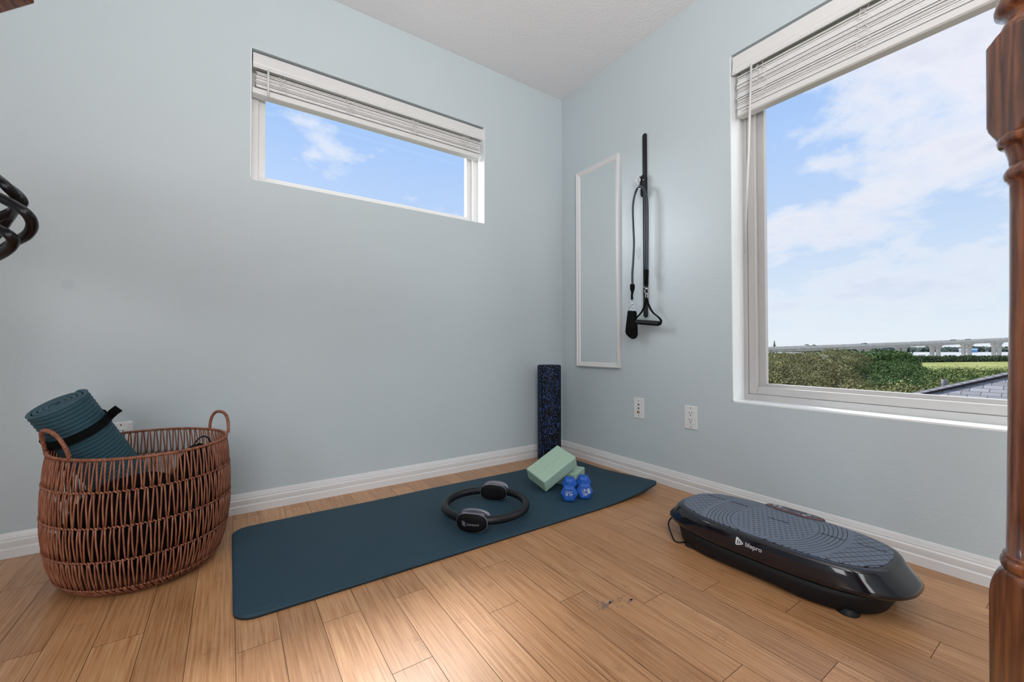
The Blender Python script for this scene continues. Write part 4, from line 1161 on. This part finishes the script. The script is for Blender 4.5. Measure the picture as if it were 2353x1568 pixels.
# hedge strip of mangrove beyond the field, far shore trees: masses nobody could count
def mass(name, pts, hgt, thick, leaf, n, mat, label, seed):
    r = random.Random(seed); vs = []; fs = []
    tot = len(pts)-1
    for k in range(n):
        t = r.random()*tot; i = min(int(t), tot-1); f = t-i; base = Vector(pts[i]).lerp(Vector(pts[i+1]), f)
        hh = hgt*(.62+.38*noise.noise(Vector((t*9.0, seed, 0)))+.2*noise.noise(Vector((t*31.0, seed, 3))))
        q = r.random()**.6
        p = base + Vector((r.uniform(-thick, thick)*(1.1-q*.6), r.uniform(-thick, thick)*(1.1-q*.6), hh*q*1.3))
        nrm = Vector((r.uniform(-1, .2), r.uniform(-1, 1), r.uniform(-.2, 1))).normalized(); u = nrm.orthogonal().normalized(); w = nrm.cross(u)
        s1, s2 = leaf*r.uniform(.6, 1.3), leaf*r.uniform(.4, .9)
        o_ = len(vs); vs += [p-u*s1, p-w*s2, p+u*s1, p+w*s2]; fs.append((o_, o_+1, o_+2, o_+3))
    me = bpy.data.meshes.new(name); me.from_pydata([tuple(v) for v in vs], [], fs); me.materials.append(mat); me.update()
    o = bpy.data.objects.new(name, me); COL.objects.link(o); return tag(o, label, 'hedge', None, 'stuff')
def gp(u, Z): p = at(u, 800, Z); return Vector((p.x, p.y, GZ))
mass('mangrove_hedge', [gp(1980, 196), gp(2080, 200), gp(2180, 206), gp(2280, 212), gp(2380, 216), gp(2500, 222)], 3.1, 3.5, .55, 16000, L_DARK, 'low dark hedge of mangroves along the water edge', 31)
mass('tree_belt', [gp(1700, 120), gp(1850, 122), gp(1960, 128), gp(2040, 140), gp(2075, 150)], 6.0, 5, .50, 22000, L_GREEN, 'belt of green trees under the low end of the bridge', 33)
mass('far_shore_trees', [gp(1500, 560), gp(1800, 560), gp(2000, 560), gp(2200, 560), gp(2400, 560), gp(2600, 570)], 6.6, 8, 2.6, 9000, L_FAR, 'hazy tree line on the far shore across the bay', 35)
g_ = MB(); a_, b_ = gp(1400, 560), gp(2700, 560)
g_.add([a_, b_, b_+Vector((0, 0, 2.4)), a_+Vector((0, 0, 2.4)), a_+Vector((60, 30, 0)), b_+Vector((60, 30, 0)), b_+Vector((60, 30, 3.0)), a_+Vector((60, 30, 3.0))], [(0, 1, 2, 3), (3, 2, 6, 7), (4, 5, 6, 7)])
tag(g_.build('far_shore', L_FAR), 'low far shore bank across the bay water', 'shore', None, 'structure')

# bridge
BR = empty('highway_bridge', tuple(at(2100, 790, 280)), 'long concrete highway bridge rising from left to right over the bay', 'bridge')
def deck(u):  # returns top point of the roadway parapet for a position along the bridge
    t = (u-1640)/(2480-1640)
    Z = 1/( (1-t)/228 + t/322 )
    vtop = 801.3 + (770.0-801.3)*t - 0.0
    vtop = 801.3 - 31.0*t**1.25
    return at(u, vtop, Z)
us = [1640+20*k for k in range(44)]
tops = [deck(u) for u in us]
along = (tops[-1]-tops[0]); along.z = 0; along.normalize(); across = Vector((-along.y, along.x, 0))
if across.dot(FW) < 0: across = -across
R = []
for p in tops: R.append([p+Vector((0, 0, 0)), p+across*.5, p+across*.5+Vector((0, 0, -.9)), p+across*12+Vector((0, 0, -.9)), p+across*12, p+across*12.5, p+across*12.5+Vector((0, 0, -1.5)), p+across*10.5+Vector((0, 0, -3.0)), p+across*2.0+Vector((0, 0, -3.0)), p+across*1.6+Vector((0, 0, -1.6)), p+Vector((0, 0, -1.4))])
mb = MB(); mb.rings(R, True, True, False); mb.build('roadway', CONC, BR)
for u in (1925, 2008, 2095, 2174, 2247, 2316, 2380):
    p = deck(u)
    for du in (-3.1, 3.1):
        mb = MB(); R = []
        bz = p.z-2.9
        for (f, w_, x_) in ((0, .85, 1.0), (.55, .85, 1.0), (.76, .95, 1.02), (.87, 1.3, 1.08), (.95, 2.0, 1.2), (1, 3.0, 1.3)):
            z_ = GZ-.5+(bz-GZ+.5)*f; c_ = Vector((p.x, p.y, 0))+across*6+along*(du + (0 if f < .7 else math.copysign((w_-1.0)*.6, du)))
            R.append([c_+along*a_*w_+across*b_*.9*x_+Vector((0, 0, z_)) for a_, b_ in ((-1, -1), (1, -1), (1, 1), (-1, 1))])
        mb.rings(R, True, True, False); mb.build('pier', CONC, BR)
CARS = (('dark car', srgb(48, 50, 56), 2000, 'dark car crossing near the middle of the distant bridge'), ('dark pickup', srgb(60, 56, 52), 1881, 'low brown car on the left low end of distant bridge'),
        ('grey car', srgb(80, 82, 86), 2206, 'grey car on the high right part of distant bridge'), ('grey car', srgb(96, 96, 98), 2240, 'pale car furthest right on the distant bridge'))
for nm, c_, u, lb in CARS:
    p = deck(u) + across*2.6 + Vector((0, 0, -.9))
    rt_ = empty('car', p.to_tuple(), lb, 'car')
    mcar = simple('car_paint_%d' % u, c_, .3)
    def cp(pts, w0, w1): return [[p+along*a+across*w0+Vector((0, 0, z)) for a, z in pts], [p+along*a+across*w1+Vector((0, 0, z)) for a, z in pts]]
    mb = MB(); mb.rings(cp([(-2.2, .35), (2.2, .35), (2.3, .8), (1.3, 1.0), (.7, 1.5), (-1.1, 1.5), (-1.8, 1.0), (-2.3, .9)], 0, 1.8), True, True, False); mb.build('body', mcar, rt_)
    for a in (-1.4, 1.4):
        mb = MB(); mb.tube([p+along*a+Vector((0, 0, .34)), p+along*a+across*1.8+Vector((0, 0, .34))], .34, 12); mb.build('wheels', RUBBER, rt_)
# distant single trees and houses
p = at(1779.5, 800, 300); rt_ = empty('conifer_tree', (p.x, p.y, GZ), 'lone conical evergreen standing above the left end of bridge', 'tree')
mb = MB(); r = random.Random(4)
for k in range(9):
    h_ = p.z+4.9-k*.75; w_ = .3+.33*k*.8
    mb.rings([[Vector((p.x+w_*math.cos(a)*(1+.25*r.uniform(-1, 1)), p.y+w_*math.sin(a), h_-.35*w_)) for a in [2*PI*j/8 for j in range(8)]], [Vector((p.x, p.y, h_+.5)) for j in range(8)]], False)
mb.build('foliage', L_DARK, rt_); MB().tube([(p.x, p.y, GZ), (p.x, p.y, p.z+5)], .25, 6).build('trunk', BARK, rt_)
for u, vv, lb in ((1853, 792.6, 'taller of two tiny palms above the bridge at left'), (1858.5, 794.4, 'shorter of two tiny palms above the bridge at left')):
    p = at(u, vv, 270); rt_ = empty('palm_tree', (p.x, p.y, GZ), lb, 'palm tree')
    mb = MB()
    for k in range(9):
        a = 2*PI*k/9; d_ = Vector((math.cos(a), math.sin(a), 0))
        mb.ribbon([p, p+d_*.7+Vector((0, 0, .25)), p+d_*1.3+Vector((0, 0, -.2))], (-d_.y, d_.x, 0), .5, .05)
    mb.build('fronds', L_DARK, rt_); MB().tube([(p.x, p.y, GZ), tuple(p)], .12, 6).build('trunk', BARK, rt_)
for u, Z, c_, lb, rc in ((2216, 520, (.75, .75, .75), 'tiny white house on the far shore, left of the blue one', (.45, .44, .42)), (2233, 515, (.18, .38, .62), 'tiny blue roofed house on the far shore between bridge piers', (.22, .42, .66)), (2118, 330, (.7, .7, .68), 'small white boat house at the water edge beyond the hedge', (.7, .7, .7))):
    p = gp(u, Z); rt_ = empty('house', p.to_tuple(), lb, 'house')
    hs = .4 if Z < 400 else 1.0
    MB().box((p.x, p.y, GZ+1.6*hs), (6*hs, 9*hs, 3.2*hs)).build('walls', simple('housewall_%d' % u, c_, .8), rt_)
    mb = MB(); mb.rings([[Vector((p.x-3.4*hs, p.y+s_*4.8*hs, GZ+3.2*hs)), Vector((p.x, p.y+s_*4.8*hs, GZ+4.8*hs)), Vector((p.x+3.4*hs, p.y+s_*4.8*hs, GZ+3.2*hs))] for s_ in (-1, 1)], True, True, False); mb.build('roof', simple('houseroof_%d' % u, rc, .8), rt_)
# dead branch in the thicket
mb = MB(); BRM = simple('bleached_branch', srgb(214, 208, 190), .8)
for l_ in ([(1877, 810), (1884, 815), (1893, 817), (1903, 818)], [(1884, 815), (1890, 821), (1897, 823), (1901, 826)], [(1893, 817), (1899, 820), (1904, 819)], [(1890, 821), (1894, 827)]):
    mb.tube(spline([at(u, v, 17.5) for u, v in l_], 4), .014, 5)
tag(mb.build('dead_branch', BRM), 'bleached bare branch sticking out of the olive thicket', 'branch')

# neighbour's hip roof
def shingle_mat():
    m, nt, b, o = newmat('grey_shingles')
    tc = N(nt, 'ShaderNodeTexCoord')
    br = N(nt, 'ShaderNodeTexBrick'); br.offset = .37; br.offset_frequency = 2
    br.inputs['Scale'].default_value = 1.0; br.inputs['Mortar Size'].default_value = .006; br.inputs['Mortar Smooth'].default_value = .1
    br.inputs['Brick Width'].default_value = .26; br.inputs['Row Height'].default_value = .135
    br.inputs['Color1'].default_value = (*srgb(136, 134, 136), 1); br.inputs['Color2'].default_value = (*srgb(162, 160, 162), 1); br.inputs['Mortar'].default_value = (*srgb(66, 66, 72), 1)
    mp = N(nt, 'ShaderNodeMapping'); mp.inputs['Rotation'].default_value = (0, 0, PI/2)
    nt.links.new(tc.outputs['Object'], mp.inputs[0]); nt.links.new(mp.outputs[0], br.inputs['Vector'])
    nz_ = N(nt, 'ShaderNodeTexNoise', i_Scale=90.0, i_Detail=2.0); nt.links.new(tc.outputs['Object'], nz_.inputs['Vector'])
    c = mixc(nt, .6, br.outputs[0], ramp(nt, nz_.outputs[0], [(.35, .55), (.65, 1.0)]), 'MULTIPLY')
    nt.links.new(c, b.inputs['Base Color']); b.inputs['Roughness'].default_value = .9
    return m
SH = shingle_mat()
Pm = at(2280, 896, 8.0); tn = math.tan(math.radians(24))
def on_roof(u, v):
    d = FW + RT*((u-1176.5)/F_PX) - UP*((v-784)/F_PX)   # plane z = Pm.z + tn*(x-Pm.x)
    t = (Pm.z + tn*(CAM.x-Pm.x) - CAM.z)/(d.z - tn*d.x); return CAM + d*t
h0, h1 = on_roof(2093, 907), on_roof(2330, 855)
hd_ = (h1-h0); h0 = h0 - hd_*.6; h1 = h1 + hd_*.4
NR = empty('neighbour_house', (h0.x, h0.y, GZ), 'grey shingled hip roof of the neighbouring house at lower right outside', 'house')
ye = h1.y-6; def_x0 = h0.x
def rz(x): return Pm.z + tn*(x-Pm.x)
mb = MB(); mb.add([h0, Vector((h0.x, ye, rz(h0.x))), Vector((h1.x, ye, rz(h1.x))), h1], [(0, 1, 2, 3)])
# local frame so the courses run along y
ob = mb.build('roof_slope', SH, NR, loc=h0)
dn = Vector((h1.x-h0.x, 0, 0))
mb = MB(); back = Vector((h1.x+.2, h0.y+1.2, rz(h0.x))); mb.add([h0, h1, Vector((h1.x+(h1.x-h0.x), h0.y, rz(h0.x)))], [(0, 1, 2)]); mb.build('side_slope', SH, NR, loc=h0)
# hip cap, with its edge shadow painted as a dark strip
mb = MB(); dirh = (h1-h0).normalized(); sdn = Vector((dirh.y, -dirh.x, 0)).normalized()
n_ = 26
for k in range(n_):
    a = h0.lerp(h1, k/n_); b = h0.lerp(h1, (k+1.25)/n_)
    up_ = Vector((0, 0, .03)); up2 = Vector((0, 0, .018))
    mb.add([a+sdn*.13+Vector((0, 0, .012)), a+up_, a-sdn*.15, b-sdn*.15-Vector((0, 0, .012)), b+up2, b+sdn*.13], [(0, 1, 4, 5), (1, 2, 3, 4)])
mb.build('hip_cap', simple('cap_shingle', srgb(136, 134, 136), .9, nscale=60, namt=.4), NR)
mb = MB(); mb.tube([h0+sdn*.15-Vector((0, 0, .0)), h1+sdn*.15], .018, 6); mb.build('shadow_gap', simple('gap_shadow_tone', srgb(40, 40, 46), .9), NR)
mb = MB(); mb.bb(h0.x+.3, h1.x+2, ye, h0.y-.3, GZ, rz(h0.x)-.15); mb.build('walls', simple('neighbour_wall', (.55, .52, .46), .8), NR)
vp_ = at(2170, 889, 9.2)
mb = MB(); mb.tube([vp_-Vector((0, 0, .25)), vp_+Vector((0, 0, .155))], .048, 14)
mb.build('vent_pipe', simple('vent_grey', srgb(112, 108, 114), .6), NR)

# ------------------------------------------------------------------ world sky with clouds
w = bpy.data.worlds.new('sky'); sc.world = w; w.use_nodes = True; nt = w.node_tree
for n_ in list(nt.nodes): nt.nodes.remove(n_)
out = N(nt, 'ShaderNodeOutputWorld'); bg = N(nt, 'ShaderNodeBackground'); nt.links.new(bg.outputs[0], out.inputs[0])
tc = N(nt, 'ShaderNodeTexCoord'); sep = N(nt, 'ShaderNodeSeparateXYZ'); nt.links.new(tc.outputs['Generated'], sep.inputs[0])
el = sep.outputs[2]
base = ramp(nt, el, [(0.0, srgb(236, 244, 252)), (.07, srgb(226, 239, 252)), (.22, srgb(200, 222, 252)), (.40, srgb(176, 208, 254)), (.62, srgb(152, 194, 252)), (1.0, srgb(95, 150, 230))])
# cloud layer: project the direction on a high plane
den = M(nt, 'ADD', M(nt, 'MAXIMUM', el, 0.0), .30)
cx_ = M(nt, 'DIVIDE', sep.outputs[0], den); cy_ = M(nt, 'DIVIDE', sep.outputs[1], den)
cv = N(nt, 'ShaderNodeCombineXYZ'); nt.links.new(cx_, cv.inputs[0]); nt.links.new(cy_, cv.inputs[1]); cv.inputs[2].default_value = 3.3
n1 = N(nt, 'ShaderNodeTexNoise', i_Scale=2.7, i_Detail=9.0, i_Roughness=.56, i_Distortion=.25); nt.links.new(cv.outputs[0], n1.inputs['Vector'])
n2 = N(nt, 'ShaderNodeTexNoise', i_Scale=6.5, i_Detail=7.0, i_Roughness=.6); nt.links.new(cv.outputs[0], n2.inputs['Vector'])
side_ = M(nt, 'SUBTRACT', sep.outputs[0], M(nt, 'MULTIPLY', sep.outputs[1], 1.15))      # cloudier towards the bay
cov = M(nt, 'MULTIPLY', side_, .085)
dns = M(nt, 'ADD', M(nt, 'ADD', M(nt, 'MULTIPLY', n1.outputs[0], .72), M(nt, 'MULTIPLY', n2.outputs[0], .28)), cov)
cm = ramp(nt, dns, [(.49, 0.0), (.55, .60), (.62, 1.0)])
fade = ramp(nt, el, [(.0, .12), (.12, .55), (.26, 1.0)])
cm = M(nt, 'MULTIPLY', cm, fade)
shade = ramp(nt, dns, [(.52, srgb(246, 248, 254)), (.62, srgb(238, 240, 252)), (.74, srgb(216, 222, 244))])
col = mixc(nt, cm, base, shade)
low = ramp(nt, el, [(-.0 if False else 0.0, 1.0), (.001, 1.0)])
nt.links.new(col, bg.inputs[0]); bg.inputs[1].default_value = 1.0

# ------------------------------------------------------------------ lights
def sun(name, direction, strength, angle, col=(1, 1, 1)):
    l = bpy.data.lights.new(name, 'SUN'); l.energy = strength; l.angle = math.radians(angle); l.color = col
    o = bpy.data.objects.new(name, l); COL.objects.link(o); o.rotation_euler = Vector(direction).to_track_quat('-Z', 'Y').to_euler(); return o
SUN = sun('sun', (-.43, -1.13, -1.50), 5.4, 9, (1, .97, .93))
# added ceiling fixture behind the camera, made up to fill the room
CLF = empty('added_ceiling_light', (-2.3, -3.5, H), 'added round white ceiling fixture for fill behind the viewer', 'ceiling light')
mb = MB(); mb.lathe([(.22, H), (.22, H-.03), (.20, H-.035), (.20, H-.02)], (-2.3, -3.5), 32); mb.build('housing', PLASTIC_W, CLF)
def area(name, loc, tgt, size, power, col=(1, 1, 1), shape='RECTANGLE', sy=None):
    l = bpy.data.lights.new(name, 'AREA'); l.energy = power; l.color = col; l.shape = shape; l.size = size; l.size_y = sy or size
    o = bpy.data.objects.new(name, l); COL.objects.link(o); o.location = loc
    o.rotation_euler = (Vector(tgt)-Vector(loc)).to_track_quat('-Z', 'Y').to_euler(); return o
area('ceiling_fill', (-2.3, -3.5, H-.06), (-2.3, -3.5, 0), 1.0, 24, (1, .98, .95))  # added downward fill below the made-up fixture
area('bounce_fill', (-1.9, -2.9, 1.25), (-1.5, -2.0, 2.6), .6, 36, (1, .98, .96)).data.spread = math.radians(120)  # added upward lamp, brightens the ceiling with soft fill
area('rear_fill', (-2.6, YS+.06, 1.5), (-1.0, 0, .9), 1.8, 41, (.97, .985, 1.0), 'RECTANGLE', 1.4)  # added fill at the rear wall, which has no window
area('left_room_fill', (XW+.06, -2.9, 1.5), (0, -1.2, 1.1), 1.4, 35, (.98, .99, 1.0), 'RECTANGLE', 1.4)  # added fill at the unseen left end wall, no window there
# added lamps outdoors, out of view, boosting daylight slanting through the windows
area('north_sky_fill', (-3.1, 1.7, 2.7), (-.2, -.9, 1.3), 1.7, 150, (.96, .98, 1.0))
area('south_east_sky_fill', (1.7, -4.0, 2.5), (-.2, -1.3, .7), 1.7, 48, (.97, .985, 1.0))

# ------------------------------------------------------------------ camera
cd = bpy.data.cameras.new('camera'); co = bpy.data.objects.new('camera', cd); COL.objects.link(co)
cd.sensor_width = 36; cd.sensor_fit = 'HORIZONTAL'; cd.lens = F_PX/2353*36; cd.clip_start = .02; cd.clip_end = 3000
mt = Matrix((RT.normalized(), UP.normalized(), (-FW).normalized())).transposed().to_4x4(); mt.translation = CAM; co.matrix_world = mt
cd.dof.use_dof = True; cd.dof.focus_distance = 2.2; cd.dof.aperture_fstop = 10
sc.camera = co
sc.view_settings.view_transform = 'Standard'; sc.view_settings.look = 'None'; sc.view_settings.exposure = 0; sc.view_settings.gamma = 1; sc.view_settings.use_curve_mapping = False
sc.cycles.max_bounces = 10; sc.cycles.diffuse_bounces = 6; sc.cycles.glossy_bounces = 4; sc.cycles.transparent_max_bounces = 12
sc.cycles.use_denoising = True
sc.cycles.sample_clamp_indirect = 8
